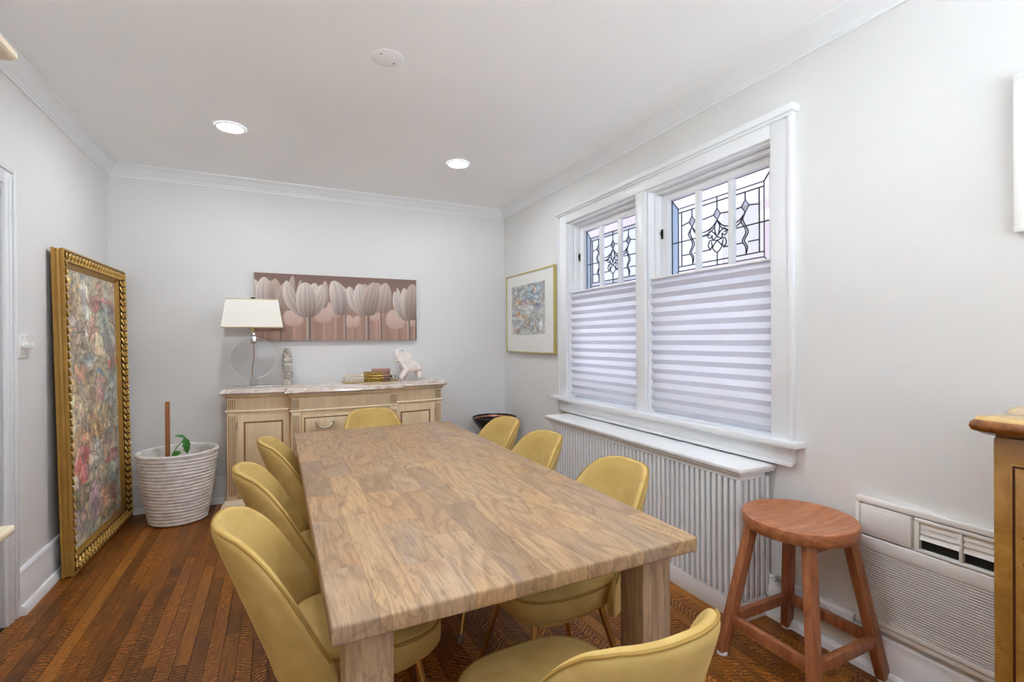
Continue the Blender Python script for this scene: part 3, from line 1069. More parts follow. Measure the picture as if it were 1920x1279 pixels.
def paint(nx, ny, base, areas, seed, wob=.05, lines=.35, fig=220, figpal=None):
    """loose figured weave: colour areas with wavy outlines, small brushed figures and fine contour lines"""
    rs = np.random.RandomState(seed)
    asp = ny / nx
    U0, V0 = np.meshgrid(np.linspace(0, 1, nx), np.linspace(0, 1, ny))

    def wave(f, n=5):
        o = np.zeros_like(U0)
        for k in range(n):
            ang, ph = rs.uniform(0, 6.28, 2)
            ff = f * rs.uniform(.6, 1.5)
            o += np.sin(ff * (U0 * math.cos(ang) + V0 * asp * math.sin(ang)) + ph + 1.7 * np.sin(ff * .6 * (U0 * math.sin(ang) - V0 * asp * math.cos(ang)) + ph))
        return o / n
    U, V = U0 + wob * wave(9) + wob * .4 * wave(26), V0 + (wob * wave(9) + wob * .4 * wave(26)) / asp
    im = np.zeros((ny, nx, 3)) + np.array(base) / 255.
    im *= (1 + .16 * wave(12) + .12 * wave(30))[..., None]
    for cx, cy, rx, ry, c, k in areas:
        d = ((U - cx) / rx) ** 2 + ((V - cy) / ry) ** 2
        m = np.clip((1.25 - d) * 2, 0, 1) * k
        fold = 1 + .22 * np.sin(40 * (U * rs.uniform(-1, 1) + V * asp * rs.uniform(-1, 1)) + 3 * wave(14))
        im = im * (1 - m[..., None]) + np.array(c) / 255. * fold[..., None] * m[..., None]
        e = np.exp(-((d - 1.05) / .12) ** 2) * .25 * k
        im *= (1 - e)[..., None]
    fp = np.array(figpal if figpal is not None else [a[4] for a in areas]) / 255.
    for i in range(fig):
        cx, cy = rs.rand(2)
        ang = rs.uniform(0, PI)
        big = rs.rand() < .25
        L, W = (rs.uniform(.04, .09), rs.uniform(.015, .04)) if big else (rs.uniform(.012, .045), rs.uniform(.004, .014))
        i0, i1 = max(0, int((cx - .22) * nx)), min(nx, int((cx + .22) * nx) + 1)
        j0, j1 = max(0, int((cy - .22 / asp) * ny)), min(ny, int((cy + .22 / asp) * ny) + 1)
        sl = (slice(j0, j1), slice(i0, i1))
        dx, dy = U[sl] - cx, (V[sl] - cy) * asp
        a, b = dx * math.cos(ang) + dy * math.sin(ang), -dx * math.sin(ang) + dy * math.cos(ang)
        b = b + .35 * a * a / L * rs.choice((-1, 1))
        d = (a / L) ** 2 + (b / W) ** 2
        m = np.clip((1.2 - d) * 1.6, 0, 1) * rs.uniform(.25, .7)
        jj, ii = min(ny - 1, int(cy * ny)), min(nx - 1, int(cx * nx))
        col = (fp[rs.randint(len(fp))] * .55 + im[jj, ii] * .45) * rs.uniform(.72, 1.28)
        fold = 1 + .18 * np.sin(a / L * 5 + rs.uniform(0, 6))
        im[sl] = im[sl] * (1 - m[..., None]) + col * fold[..., None] * m[..., None]
        im[sl] *= (1 - .22 * np.exp(-((d - 1.2) / .3) ** 2))[..., None]
    con = np.abs(np.sin(7 * wave(16) + 5 * wave(34)))
    im *= (1 - lines * np.clip(1 - con / .22, 0, 1) * np.clip(.5 + wave(11), 0, 1))[..., None]
    return im * (.93 + .14 * rs.rand(ny, nx, 1))
TAP_AREAS = ((.12, .90, .13, .10, (196, 164, 98), .7), (.36, .88, .05, .15, (204, 204, 198), .9), (.70, .90, .30, .035, (176, 112, 108), .8), (.80, .80, .22, .10, (142, 156, 146), .8), (.50, .80, .10, .05, (212, 140, 112), .8), (.58, .73, .16, .06, (224, 204, 166), .75), (.80, .74, .08, .05, (150, 140, 130), .6),
  (.14, .79, .10, .07, (160, 124, 106), .7), (.16, .68, .13, .05, (150, 140, 110), .7), (.40, .67, .14, .03, (170, 176, 176), .7), (.86, .655, .16, .018, (186, 92, 84), .9), (.30, .64, .14, .03, (208, 142, 108), .7), (.62, .60, .10, .012, (92, 138, 170), .7), (.88, .52, .12, .12, (142, 160, 150), .8), (.62, .53, .12, .05, (208, 156, 148), .6),
  (.10, .55, .14, .06, (190, 150, 92), .6), (.14, .47, .13, .09, (226, 208, 168), .9), (.55, .46, .16, .05, (200, 170, 130), .6), (.80, .42, .12, .05, (176, 150, 90), .6), (.52, .405, .12, .04, (208, 172, 108), .8), (.85, .37, .14, .03, (150, 166, 152), .7), (.20, .36, .17, .045, (212, 164, 110), .8), (.47, .36, .07, .03, (190, 198, 200), .8), (.70, .32, .16, .05, (156, 122, 110), .6),
  (.26, .275, .14, .05, (182, 84, 76), .9), (.12, .23, .09, .045, (206, 198, 184), .8), (.50, .27, .14, .05, (198, 202, 188), .65), (.86, .25, .18, .022, (168, 90, 84), .85), (.22, .17, .17, .05, (116, 112, 80), .95), (.82, .18, .16, .05, (160, 176, 162), .8), (.45, .11, .10, .08, (176, 142, 164), .8), (.64, .10, .10, .06, (220, 154, 114), .8), (.84, .11, .09, .04, (120, 66, 58), .8), (.12, .06, .14, .07, (170, 152, 166), .7), (.42, .03, .2, .03, (150, 158, 140), .7), (.75, .03, .2, .03, (176, 152, 100), .7))


pf, W, H = wall_frame('framed_print', 'abstract pastel print in a thin pale gold frame in the far corner', 3.495, 4.45, 1.178, 1.93, .012, .032, GOLDTHIN, None)
AB = ((.25, .85, .25, .12, (170, 182, 186), .7), (.7, .85, .2, .15, (158, 188, 202), .7), (.5, .7, .15, .08, (150, 176, 200), .7), (.4, .62, .2, .06, (186, 150, 150), .7), (.2, .62, .1, .05, (222, 190, 140), .8), (.78, .55, .12, .07, (104, 124, 164), .7), (.2, .42, .08, .05, (230, 160, 110), .9), (.4, .38, .12, .03, (226, 172, 122), .8), (.5, .26, .06, .08, (220, 178, 130), .8), (.6, .66, .1, .05, (218, 196, 160), .7), (.15, .05, .1, .04, (220, 160, 150), .7), (.25, .2, .15, .1, (170, 180, 184), .6), (.85, .2, .12, .15, (206, 208, 208), .7))
img = paint(110, 140, (206, 208, 204), AB, 8, .06, .4, 420, [(150, 178, 196), (128, 140, 150), (222, 196, 160), (206, 212, 214), (90, 100, 116), (226, 226, 222), (222, 160, 110)])
me = colour_grid('printed_sheet', W * .70, H * .62, img, 0, PRINT)
o = link('printed_sheet', me, None, pf, (-.0245, W * .52, H * .23), -PI / 2)
MB().box(-.0302, -.0292, .012, W - .012, .012, H - .012).build('glazing', m_clear('picture_glass', (1, 1, 1, 1), 0, .12), pf, smooth=0)

# pale frame at the right edge
pr, W, H = wall_frame('framed_picture', 'white framed picture cut off by the right edge above the burl cabinet', .17, .678, 1.625, 2.115, .02, .03, WHITE, None)
MB().box(-.0215, -.0203, .12, W - .12, .12, H - .12).build('print', simple('plain_print', (206, 200, 190), .7, var=.12, scale=6), pr)

# light switch
sw = thing('light_switch', 'white double dimmer switch plate with two round knobs by the door', 'light switch', (XL, 3.198, 1.286))
MB().box(.0005, .007, -.058, .058, -.06, .06).build('plate', WHITE, sw, .003)
for y in (-.023, .023):
    MB().add([(.007 + z, y + r * math.cos(a * PI / 10), .0 + r * math.sin(a * PI / 10)) for r, z in ((.012, 0), (.012, .008), (.0165, .010), (.0165, .024), (.013, .028), (.001, .028)) for a in range(20)],
             [(i * 20 + a, i * 20 + (a + 1) % 20, (i + 1) * 20 + (a + 1) % 20, (i + 1) * 20 + a) for i in range(5) for a in range(20)]).build('knob', WHITE, sw)
for y in (-.023, .023):
    for z in (-.042, .042):
        MB().box(.0068, .0082, y - .003, y + .003, z - .003, z + .003).build('screw', STEEL, sw)

# ------------------------------------------------------------------ leaning tapestry
TH, TW = 1.82, 1.05
b0, b1 = Vector((-1.050, 3.475, 0)), Vector((-1.012, 4.515, 0))
yaw = math.atan2(b1.x - b0.x, b1.y - b0.y)
tp = thing('framed_tapestry', 'tall figured tapestry in an ornate gold frame leaning on the left wall', 'tapestry', ((b0.x + b1.x) / 2, (b0.y + b1.y) / 2, .003))
# local frame: x along the width (towards far end), -y out to the room, z up
tp.rotation_euler = Matrix.Rotation(PI / 2 - yaw, 3, 'Z').to_euler()
lean = math.asin(.036 / TH)
tp.rotation_euler = (Matrix.Rotation(PI / 2 - yaw, 3, 'Z') @ Matrix.Rotation(-lean, 3, 'X')).to_euler()
hw = TW / 2


def frame_profile(prof, name, mat, bevel=0):
    """sweep (distance in from edge, depth y) around the rectangle, four mitred rails"""
    cor = [(-hw, 0, 1, 1), (hw, 0, -1, 1), (hw, TH, -1, -1), (-hw, TH, 1, -1)]
    for i in range(4):
        a, b = cor[i], cor[(i + 1) % 4]
        MB().loft([[(c[0] + c[2] * d, y, c[1] + c[3] * d) for d, y in prof] for c in (a, b)]).build(name, mat, tp, bevel)


frame_profile([(0, .020), (0, .010), (.006, .005), (.004, -.004), (.008, -.013), (.002, -.022), (.002, -.032), (.010, -.035), (.014, -.031), (.014, .020)], 'frame_side', GOLDSIDE)
frame_profile([(.0141, .019), (.0141, -.031), (.026, -.030), (.045, -.021), (.060, -.009), (.0655, -.006), (.0655, .019)], 'carved_rail', GOLDDK)
frame_profile([(.0657, .018), (.0657, -.008), (.071, -.009), (.078, -.002), (.086, .002), (.091, .009), (.094, .011), (.094, .018)], 'inner_rail', GOLDSIDE)
# carved scrolls
orn = MB()
sp = []
for k in range(15):
    a = k / 14 * 2.3 * PI
    r = .016 * (1 - k / 18)
    sp.append((r * math.cos(a) - .004, -.0, r * math.sin(a)))
orn.tube([(x, -.006 - .003 * math.sin(i / 14 * PI), z) for i, (x, y, z) in enumerate(sp)], [.0055 * (1 - .5 * i / 14) for i in range(15)], 6)
orn.tube([(.018, -.004, -.016), (.02, -.009, -.002), (.014, -.010, .012), (.004, -.006, .022)], [.002, .006, .006, .002], 6)
orn.lathe([(.001, -.004), (.006, 0), (.001, .004)], 8, (-.002, -.011, .0))
om = orn.mesh('carved_scroll', 0, 0, 50)
om.materials.append(GOLD)


def place_orn(x, z, ang):
    o = link('carved_scroll', om, None, tp)
    o.matrix_basis = Matrix.Translation((x, -.021, z)) @ Matrix.Rotation(ang, 4, 'Y') @ Matrix.Rotation(.5, 4, 'Z') @ Matrix.Scale(1.18, 4)


nv, nhz = 38, 21
for i in range(nv):
    z = .04 + (TH - .08) * i / (nv - 1)
    place_orn(-hw + .037, z, 0)
    place_orn(hw - .037, z, PI)
for i in range(1, nhz):
    x = -hw + .037 + (TW - .074) * i / nhz
    place_orn(x, .037, -PI / 2)
    place_orn(x, TH - .037, PI / 2)
bead = MB()
for i in range(150):
    z = .095 + (TH - .19) * i / 149
    for s in (-1, 1):
        bead.lathe([(.0005, -.004), (.004, 0), (.0005, .004)], 5, (s * (hw - .0685), -.010, z))
tag(bead.build('bead_course', GOLD, tp, smooth=60), kind='stuff')
img = paint(170, 330, (182, 168, 138), TAP_AREAS, 5, .06, .35, 1100) * .92 + .18
me = colour_grid('tapestry_panel', TW - .186, TH - .186, img, 0, TAPESTRY)
link('tapestry_panel', me, None, tp, (0, .0115, .093))
MB().box(-hw + .02, hw - .02, .0125, .019, .095, TH - .095).build('backing', simple('kraft_backing', (150, 116, 76), .9), tp)

# ------------------------------------------------------------------ planter
po = thing('ridged_planter', 'white ridged round planter with a bare stake and sprout', 'planter', (-.655, 4.275, 0))
seg, nr = 64, 110
rings = []
hgt = .50
for i in range(nr):
    t = i / (nr - 1)
    z = hgt * t
    r0 = .178 + (.252 - .178) * t ** .9
    ring = []
    for k in range(seg):
        a = 2 * PI * k / seg
        ph = 21 * t + .22 * math.sin(a + 1.0) + .10 * math.sin(2 * a + 9 * t)
        r = r0 + .0100 * (abs(math.sin(PI * ph)) ** .7 - .5) * (1 if t < .95 else .2)
        if i == 0:
            r -= .01
        ring.append((r * math.cos(a), r * math.sin(a), z))
    rings.append(ring)
for r, z in ((.256, .492), (.258, .503), (.252, .510), (.235, .510), (.227, .503), (.222, .47), (.212, .40), (.01, .395)):
    rings.append([(r * math.cos(2 * PI * k / seg), r * math.sin(2 * PI * k / seg), z) for k in range(seg)])
MB().loft(rings).build('pot', POT, po, smooth=40)
MB().lathe([(.211, .402), (.20, .410), (.1, .416), (.01, .412)], 32, caps=True).build('soil', SOIL, po)
MB().box(-.078, -.052, -.012, .012, .38, .865).build('stake', STAKE, po, .002)
stm = [(-.04, -.02, .40), (-.035, -.03, .47), (-.005, -.035, .53), (.03, -.035, .575), (.045, -.035, .60)]
MB().tube(spline(stm, 5), .0035, 6).build('stem', LEAF, po)


def leafmesh(p0, d, up, L, wd):
    p0, d, up = Vector(p0), Vector(d).normalized(), Vector(up)
    s = d.cross(up).normalized()
    up = s.cross(d).normalized()
    vs, fs = [], []
    nn = 8
    for i in range(nn + 1):
        t = i / nn
        ww = wd * math.sin(PI * min(1, t * .92 + .06)) ** .8 * (1 + .18 * math.cos(i * PI))
        c = p0 + d * L * t - up * .35 * L * t * t
        vs += [c - s * ww + up * .006, c, c + s * ww + up * .006]
        if i:
            a, b = 3 * (i - 1), 3 * i
            fs += [(a, a + 1, b + 1, b), (a + 1, a + 2, b + 2, b + 1)]
    return MB().add(vs, fs)


for a in (((.04, -.035, .60), (.35, -.2, -1), (.6, -.8, .1), .115, .026), ((-.032, -.034, .475), (.5, -.5, .35), (0, -.7, .7), .07, .026), ((-.035, -.03, .46), (-.1, -.8, -.1), (0, -.4, .9), .05, .02), ((.045, -.035, .60), (-.6, -.2, .35), (0, -.6, .8), .06, .012)):
    lf = leafmesh(*a).build('leaf', LEAF, po)
    md = lf.modifiers.new('thick', 'SOLIDIFY')
    md.thickness = .0015

# ------------------------------------------------------------------ sideboard
SX, SYB = .495, 4.49
sb = thing('sideboard', 'cream oak breakfront sideboard with fluted pilasters and rose marble top', 'sideboard', (SX, SYB, 0))
hw2, cw = .84, .40                    # half width of body, half width of centre
FW, FC = -.255, -.455                 # front of wings / centre (local y)


def outline(o, bulge=.018):
    """plan of the breakfront, grown by o"""
    P = [(-hw2 - o, 0.0), (-hw2 - o, FW - o)]
    for k in range(1, 8):              # slightly bowed wing
        t = k / 8
        P.append((-hw2 - o + (hw2 - cw) * t, FW - o - (FC + .05 - FW) * -1 * t * 0 - bulge * math.sin(PI * t) - .06 * t))
    P.append((-cw - o, FW - o - .06))
    P.append((-cw - o, FC - o))
    P.append((cw + o, FC - o))
    P.append((cw + o, FW - o - .06))
    for k in range(7, 0, -1):
        t = k / 8
        P.append((hw2 + o - (hw2 - cw) * t, FW - o - bulge * math.sin(PI * t) - .06 * t))
    P += [(hw2 + o, FW - o), (hw2 + o, 0.0)]
    return P


def slab(levels):
    m = MB()
    m.loft([[(x, y, z) for x, y in outline(o)] for o, z in levels])
    return m


slab([(0.036, 0), (.04, .01), (.04, .05), (.032, .075), (.018, .085), (.012, .10)]).build('plinth', CREAML, sb)
slab([(0, .1002), (0, .868)]).build('body', CREAM, sb, smooth=20)
slab([(.004, .8682), (.010, .876), (.020, .884), (.024, .894), (.024, .8998)]).build('cornice', CREAM, sb)
slab([(.020, .900), (.040, .903), (.046, .911), (.043, .920), (.034, .925), (.034, .930), (.026, .938), (.016, .940)]).build('marble_top', MARBLE, sb)
slab([(.001, .760), (.009, .762), (.013, .769), (.009, .776), (.001, .778)]).build('waist_moulding', CREAML, sb)


def wing_y(x):
    t = (hw2 - abs(x)) / (hw2 - cw)
    return FW - .018 * math.sin(PI * t) - .06 * t


# pilasters with flutes
for x, yf in ((-hw2 + .035, FW - .003), (hw2 - .035, FW - .003), (-cw + .032, FC), (cw - .032, FC)):
    pil = MB().box(x - .030, x + .030, yf - .012, yf + .01, .1005, .7595).box(x - .030, x + .030, yf - .012, yf + .01, .7785, .8675)
    p = pil.build('pilaster', CREAM, sb, .002)
    fl = MB()
    for k in range(4):
        xx = x - .019 + k * .0127
        fl.box(xx - .0024, xx + .0024, yf - .0126, yf - .0112, .13, .735)
        fl.box(xx - .0024, xx + .0024, yf - .0126, yf - .0112, .788, .858)
    tag(fl.build('flutes', UMBER, p), kind='stuff')  # flat umber strips laid on the pilaster face
# doors in the wings
for s in (-1, 1):
    x0, x1 = sorted((s * (cw + .012), s * (hw2 - .072)))
    ns = 8
    def strip(xa, xb, z0, z1, d0, d1):
        m = MB()
        rings = []
        for k in range(ns + 1):
            x = xa + (xb - xa) * k / ns
            y = wing_y(x)
            rings.append([(x, y - d0, z0), (x, y - d1, z0), (x, y - d1, z1), (x, y - d0, z1)])
        return m.loft(rings)
    dmesh = strip(x0, x1, .125, .745, .0005, .016)
    d = dmesh.build('door', CREAM, sb, .003)
    m = strip(x0 + .055, x1 - .055, .19, .68, .0165, .021)
    m.build('door_panel', CREAML if False else CREAM, d, .004)
    for (a0, a1, z0, z1) in ((x0 + .045, x1 - .045, .68, .692), (x0 + .045, x1 - .045, .178, .19), (x0 + .043, x0 + .055, .178, .692), (x1 - .055, x1 - .043, .178, .692)):
        strip(a0, a1, z0, z1, .0162, .0195).build('panel_moulding', UMBER, d, .002)
    kx = x1 - .028 if s < 0 else x0 + .028
    MB().lathe([(.004, 0), (.010, .004), (.010, .012), (.002, .015)], 10, (0, 0, 0)).build('keyhole_plate', PEWTER, d, loc=(kx, wing_y(kx) - .024, .43)).rotation_euler = (PI / 2, 0, 0)
    hxp = (x0 - .004) if s < 0 else (x1 + .004)
    for z in (.19, .66):
        MB().tube([(hxp, wing_y(hxp) - .018, z - .03), (hxp, wing_y(hxp) - .018, z + .03)], .0045, 8).build('hinge', PEWTER, d)
# drawers in the centre
for z0, z1 in ((.560, .735), (.345, .545), (.125, .33)):
    xa = cw - .075
    d = MB().box(-xa, xa, FC - .014, FC - .0005, z0, z1).build('drawer', CREAM, sb, .003)
    MB().box(-xa + .022, xa - .022, FC - .0185, FC - .0145, z0 + .026, z1 - .026).build('drawer_panel', CREAM, d, .003)
    for b in ((-xa + .014, xa - .014, z0 + .016, z0 + .026, CREAML), (-xa + .014, xa - .014, z1 - .026, z1 - .018, UMBER), (-xa + .014, -xa + .022, z0 + .026, z1 - .026, UMBER), (xa - .022, xa - .014, z0 + .026, z1 - .026, UMBER)):  # lower moulding lighter, top and sides umber
        MB().box(b[0], b[1], FC - .020, FC - .0142, b[2], b[3]).build('drawer_moulding', b[4], d, .002)
    for hx2 in (-.165, .165):
        zc = (z0 + z1) / 2 + .01
        yy = FC - .0185
        h = MB().tube(spline([(hx2 - .058, yy - .014, zc + .010), (hx2 - .045, yy - .022, zc - .006), (hx2 - .03, yy - .026, zc - .020), (hx2, yy - .028, zc - .026), (hx2 + .03, yy - .026, zc - .020), (hx2 + .045, yy - .022, zc - .006), (hx2 + .058, yy - .014, zc + .010)], 4), .0068, 8)
        for s in (-1, 1):
            h.lathe([(.001, -.012), (.011, -.006), (.012, 0), (.009, .010), (.001, .013)], 10, (hx2 + s * .058, yy - .010, zc + .012))
        h.build('pull', PEWTER, d)

# ------------------------------------------------------------------ tulip canvas
cv = thing('tulip_canvas', 'wide sepia canvas of tulips hanging above the sideboard', 'canvas print', (.512, YB, 1.305))
CW2, CHh = 1.355, .565


def tulip_image(nx=420, ny=176):
    X, Y = np.meshgrid(np.linspace(0, 2.4, nx), np.linspace(0, 1, ny))
    im = np.zeros((ny, nx, 3))
    c = lambda *q: np.array(q) / 255.
    g = np.clip((Y - .35) / .5, 0, 1)[..., None]
    im[:] = c(166, 134, 118) * (1 - g) + c(132, 104, 95) * g
    im *= (1 + .05 * np.sin(X * 26 + 1.3 * np.sin(X * 9)) * (Y < .4))[..., None]

    def blend(col, m):
        nonlocal im
        m = m[..., None]
        im = im * (1 - m) + col * m

    def petal(bx, by, tx, ty, hw, lo, hi, bend=0.0, soft=.012, rim=.35, alpha=1.0, vein=9):
        bx, tx = bx * 2.4, tx * 2.4
        L = math.hypot(tx - bx, ty - by)
        ux, uy = (tx - bx) / L, (ty - by) / L
        b = ((X - bx) * ux + (Y - by) * uy) / L
        a = (X - bx) * -uy + (Y - by) * ux
        a = a + bend * np.sin(PI * np.clip(b, 0, 1))
        bb = np.clip(b, 0, 1)
        w = hw * np.clip(1 - np.abs(2 * bb ** .80 - 1) ** 2.3, 0, 1) ** .5 + 1e-4
        d = w - np.abs(a)
        m = np.clip(d / soft, 0, 1) * (b > 0) * (b < 1)
        q = np.clip(np.abs(a) / w, 0, 1)
        side = np.clip(a / w, -1, 1)
        s = .20 + .66 * bb ** .8 + .10 * side + .10 * np.cos(side * vein + 2 * bb) * (1 - q) - .28 * np.exp(-(q / .10) ** 2) * bb * .4 + rim * np.clip((q - .72) / .28, 0, 1) ** 2 * (bb > .1)
        s = np.clip(s, 0, 1)[..., None]
        blend(np.array(lo) / 255. * (1 - s) + np.array(hi) / 255. * s, m * alpha)

    def stem(x, top, wd, lo, hi, alpha=1.0, lean=0.0):
        q = (X - (x + lean * (Y - top)) * 2.4) / wd
        m = np.clip((1 - np.abs(q)) * 3, 0, 1) * (Y < top)
        s = np.clip(.5 - .7 * q, 0, 1)[..., None]
        blend(np.array(lo) / 255. * (1 - s) + np.array(hi) / 255. * s, m * alpha)

    bl = dict(lo=(172, 134, 120), hi=(222, 202, 190), soft=.05, rim=0, vein=1)
    for x, y0, y1, hw in ((.06, .12, .48, .1), (.225, .22, .47, .13), (.40, .27, .60, .13), (.47, .35, .55, .08), (.575, .20, .40, .10), (.73, .30, .5, .09), (.865, .18, .50, .15), (.985, .22, .42, .09)):
        stem(x, y0 + .03, .025, (170, 128, 110), (206, 174, 158), .7)
        petal(x - .015, y0, x - .03, y1, hw, **bl)
        petal(x + .01, y0, x + .03, y1, hw * .8, **bl)
    lo, hi = (104, 84, 76), (240, 230, 220)
    lo2, hi2 = (122, 98, 88), (208, 190, 176)
    # far row
    stem(.14, .45, .022, (104, 84, 80), (180, 148, 134)); petal(.12, .40, .115, .92, .10, lo2, hi2); petal(.13, .40, .165, .86, .07, lo2, hi2)
    petal(.19, .45, .215, .98, .06, lo2, hi2); petal(.24, .5, .262, .92, .05, lo2, hi2)
    stem(.755, .5, .022, (92, 78, 78), (200, 172, 156)); petal(.76, .44, .735, .93, .10, lo2, hi2); petal(.77, .44, .79, .93, .12, lo2, (222, 204, 192))
    petal(.40, .5, .405, .92, .06, lo2, (222, 206, 194))
    # second row
    stem(.525, .44, .022, (96, 82, 82), (206, 180, 166))
    petal(.51, .40, .50, .86, .12, lo2, hi); petal(.53, .40, .555, .85, .08, lo2, hi); petal(.50, .39, .455, .93, .14, lo, hi, .03)
    petal(.03, .40, .0, .90, .10, lo, hi); petal(.055, .38, .055, .94, .12, lo, hi, vein=12); petal(.09, .42, .09, .9, .05, lo, hi2)
    stem(.945, .36, .028, (96, 82, 82), (214, 192, 178)); petal(.93, .32, .85, .80, .07, lo, hi, -.05); petal(.94, .32, .865, .86, .05, lo, hi); petal(.945, .32, .915, .86, .09, lo, hi); petal(.97, .33, .975, .93, .14, lo, hi2, vein=13)
    stem(.997, .4, .012, (60, 52, 52), (110, 96, 92))
    # front row
    stem(.305, .40, .034, (88, 76, 78), (212, 190, 176))
    petal(.30, .36, .345, .88, .11, lo2, hi); petal(.305, .36, .385, .86, .10, lo, hi, .05, vein=11); petal(.295, .36, .175, .90, .10, lo, hi, -.07); petal(.302, .355, .285, .885, .15, lo, hi, vein=14)
    stem(.668, .43, .03, (84, 72, 74), (208, 184, 170))
    petal(.66, .40, .65, .90, .12, lo2, hi2); petal(.66, .395, .555, .84, .09, lo, hi, -.06); petal(.66, .395, .615, .90, .12, lo, hi, -.02, vein=14); petal(.675, .395, .715, .93, .14, lo, (214, 194, 182), .0, vein=15)
    return im


img = tulip_image()
me = colour_grid('print_face', CW2, CHh, img, 0, PRINT)
link('print_face', me, None, cv, (0, -.0365, 0))
MB().box(-CW2 / 2, CW2 / 2, -.036, -.004, 0, CHh).build('canvas_edge', simple('canvas_edge_brown', (132, 96, 86), .8), cv)

# ------------------------------------------------------------------ things on the sideboard
ZT = .940
lp = thing('table_lamp', 'table lamp with white rectangular shade on a clear acrylic disc', 'lamp', (-.168, 4.375, ZT))
MB().box(-.135, .135, -.05, .05, 0, .010).build('base_plate', STEEL, lp, .002)
MB().box(-.028, .028, -.028, .028, .0102, .072).build('acrylic_block', ACRYLICRIM, lp, .003)
ds = []
seg = 64
zc, R, t = .072 + .165 - .01, .165, .016
rings = [[(r * math.cos(2 * PI * k / seg), y, zc + r * math.sin(2 * PI * k / seg)) for k in range(seg)] for r, y in ((.004, -t), (R - .004, -t), (R, -t + .004), (R, t - .004), (R - .004, t), (.004, t))]
MB().loft(rings).build('acrylic_disc', ACRYLIC, lp, smooth=40)
MB().tube([((R - .003) * math.cos(2 * PI * k / seg), -t - .0005, zc + (R - .003) * math.sin(2 * PI * k / seg)) for k in range(seg)], .0020, 6, True).build('disc_edge_highlight', WHITE, lp)  # white ring paints a highlight along the acrylic edge
MB().box(-.020, .020, -.020, .020, .345, .402).box(-.0125, .0125, -.0125, .0125, .4021, .43).build('neck_block', STEEL, lp, .002)
MB().tube(spline([(.0, -.020, .352), (.004, -.021, .30), (.004, -.022, .23), (-.006, -.021, .15), (-.006, -.020, .073)], 6), .0032, 8).build('cord', CORD, lp)
MB().tube([(0, 0, .43), (0, 0, .50)], .009, 10).tube(spline([(-.0, 0, .44), (-.05, 0, .50), (-.05, 0, .60), (0, 0, .694)], 6), .002, 6).tube(spline([(0, 0, .44), (.05, 0, .50), (.05, 0, .60), (0, 0, .694)], 6), .002, 6).build('harp', BRASS, lp)
z0, z1 = .472, .690


def rect(a, b, z):
    return [(-a, -b, z), (a, -b, z), (a, b, z), (-a, b, z)]


shd = MB()
A0, B0, A1, B1 = .213, .125, .180, .10
shd.loft([rect(A0, B0, z0), rect(A1, B1, z1), rect(A1 - .003, B1 - .003, z1), rect(A0 - .003, B0 - .003, z0)], False, True)
sh = shd.build('shade', SHADE, lp, smooth=0)
for (a, b, z) in ((A0, B0, z0), (A1, B1, z1)):
    MB().tube(rect(a + .0005, b + .0005, z), .0035, 6, True).build('shade_trim', SHADETRIM, sh, smooth=0)
MB().tube([(-A1, 0, z1 - .003), (A1, 0, z1 - .003)], .002, 6).build('spider', BRASS, sh)
MB().box(-.016, .016, -.012, .012, z1 + .004, z1 + .020).build('finial', DARK, lp, .003)

# carved stone figure
fg = thing('stone_figurine', 'grey carved stone head with tall stacked headdress on the sideboard', 'figurine', (.075, 4.415, ZT), .25)


def ell(a, b, z, n=20, e=2.6, dy=0.0):
    o = []
    for k in range(n):
        t = 2 * PI * k / n
        c, s = math.cos(t), math.sin(t)
        o.append((a * math.copysign(abs(c) ** (2 / e), c), dy + b * math.copysign(abs(s) ** (2 / e), s), z))
    return o


MB().loft([ell(a, b, z) for a, b, z in ((.034, .026, 0), (.036, .028, .01), (.030, .024, .028), (.024, .022, .046))]).build('neck', STONE, fg)
hd = MB().loft([ell(a, b, z, e=2.3, dy=dy) for a, b, z, dy in ((.018, .022, .0462, 0), (.028, .030, .056, -.004), (.033, .034, .075, -.003), (.035, .034, .098, 0), (.034, .033, .118, 0), (.030, .030, .130, 0))])
h = hd.build('head', STONE, fg)
MB().loft([[(-.004, -.033, .112), (.004, -.033, .112), (.003, -.030, .112), (-.003, -.030, .112)], [(-.009, -.044, .088), (.009, -.044, .088), (.006, -.030, .088), (-.006, -.030, .088)], [(-.006, -.035, .084), (.006, -.035, .084), (.005, -.030, .084), (-.005, -.030, .084)]]).build('nose', STONE, h)
MB().tube([(-.026, -.026, .112), (-.014, -.035, .116), (0, -.036, .113), (.014, -.035, .116), (.026, -.026, .112)], .0045, 6).build('brow', STONE, h)
for s in (-1, 1):
    MB().tube([(s * .022, -.029, .104), (s * .014, -.034, .105), (s * .008, -.034, .104)], .0035, 6).build('eye', STONE, h)
    MB().tube([(s * .037, .004, .118), (s * .041, .003, .09), (s * .040, 0, .058)], [.006, .010, .007], 8).build('ear', STONE, h)
MB().tube([(-.014, -.033, .072), (0, -.038, .073), (.014, -.033, .072)], .004, 6).tube([(-.012, -.033, .065), (0, -.037, .0645), (.012, -.033, .065)], .004, 6).build('mouth', STONE, h)
hdz = .1302
for a, b, hh in ((.038, .034, .016), (.033, .030, .008), (.040, .035, .030), (.034, .030, .006), (.038, .033, .034), (.031, .028, .005), (.034, .030, .034), (.026, .024, .004), (.027, .024, .020), (.018, .017, .014)):
    MB().loft([ell(a, b, hdz), ell(a * 1.02, b * 1.02, hdz + hh * .5), ell(a * .94, b * .94, hdz + hh)]).build('headdress_tier', STONE, fg, .002)
    hdz += hh + .0001

# brass gallery tray
tr = thing('brass_tray', 'oblong brass tray with looped wire rails on the marble top', 'tray', (.735, 4.365, ZT))
tw, td = .225, .085
rr = .03


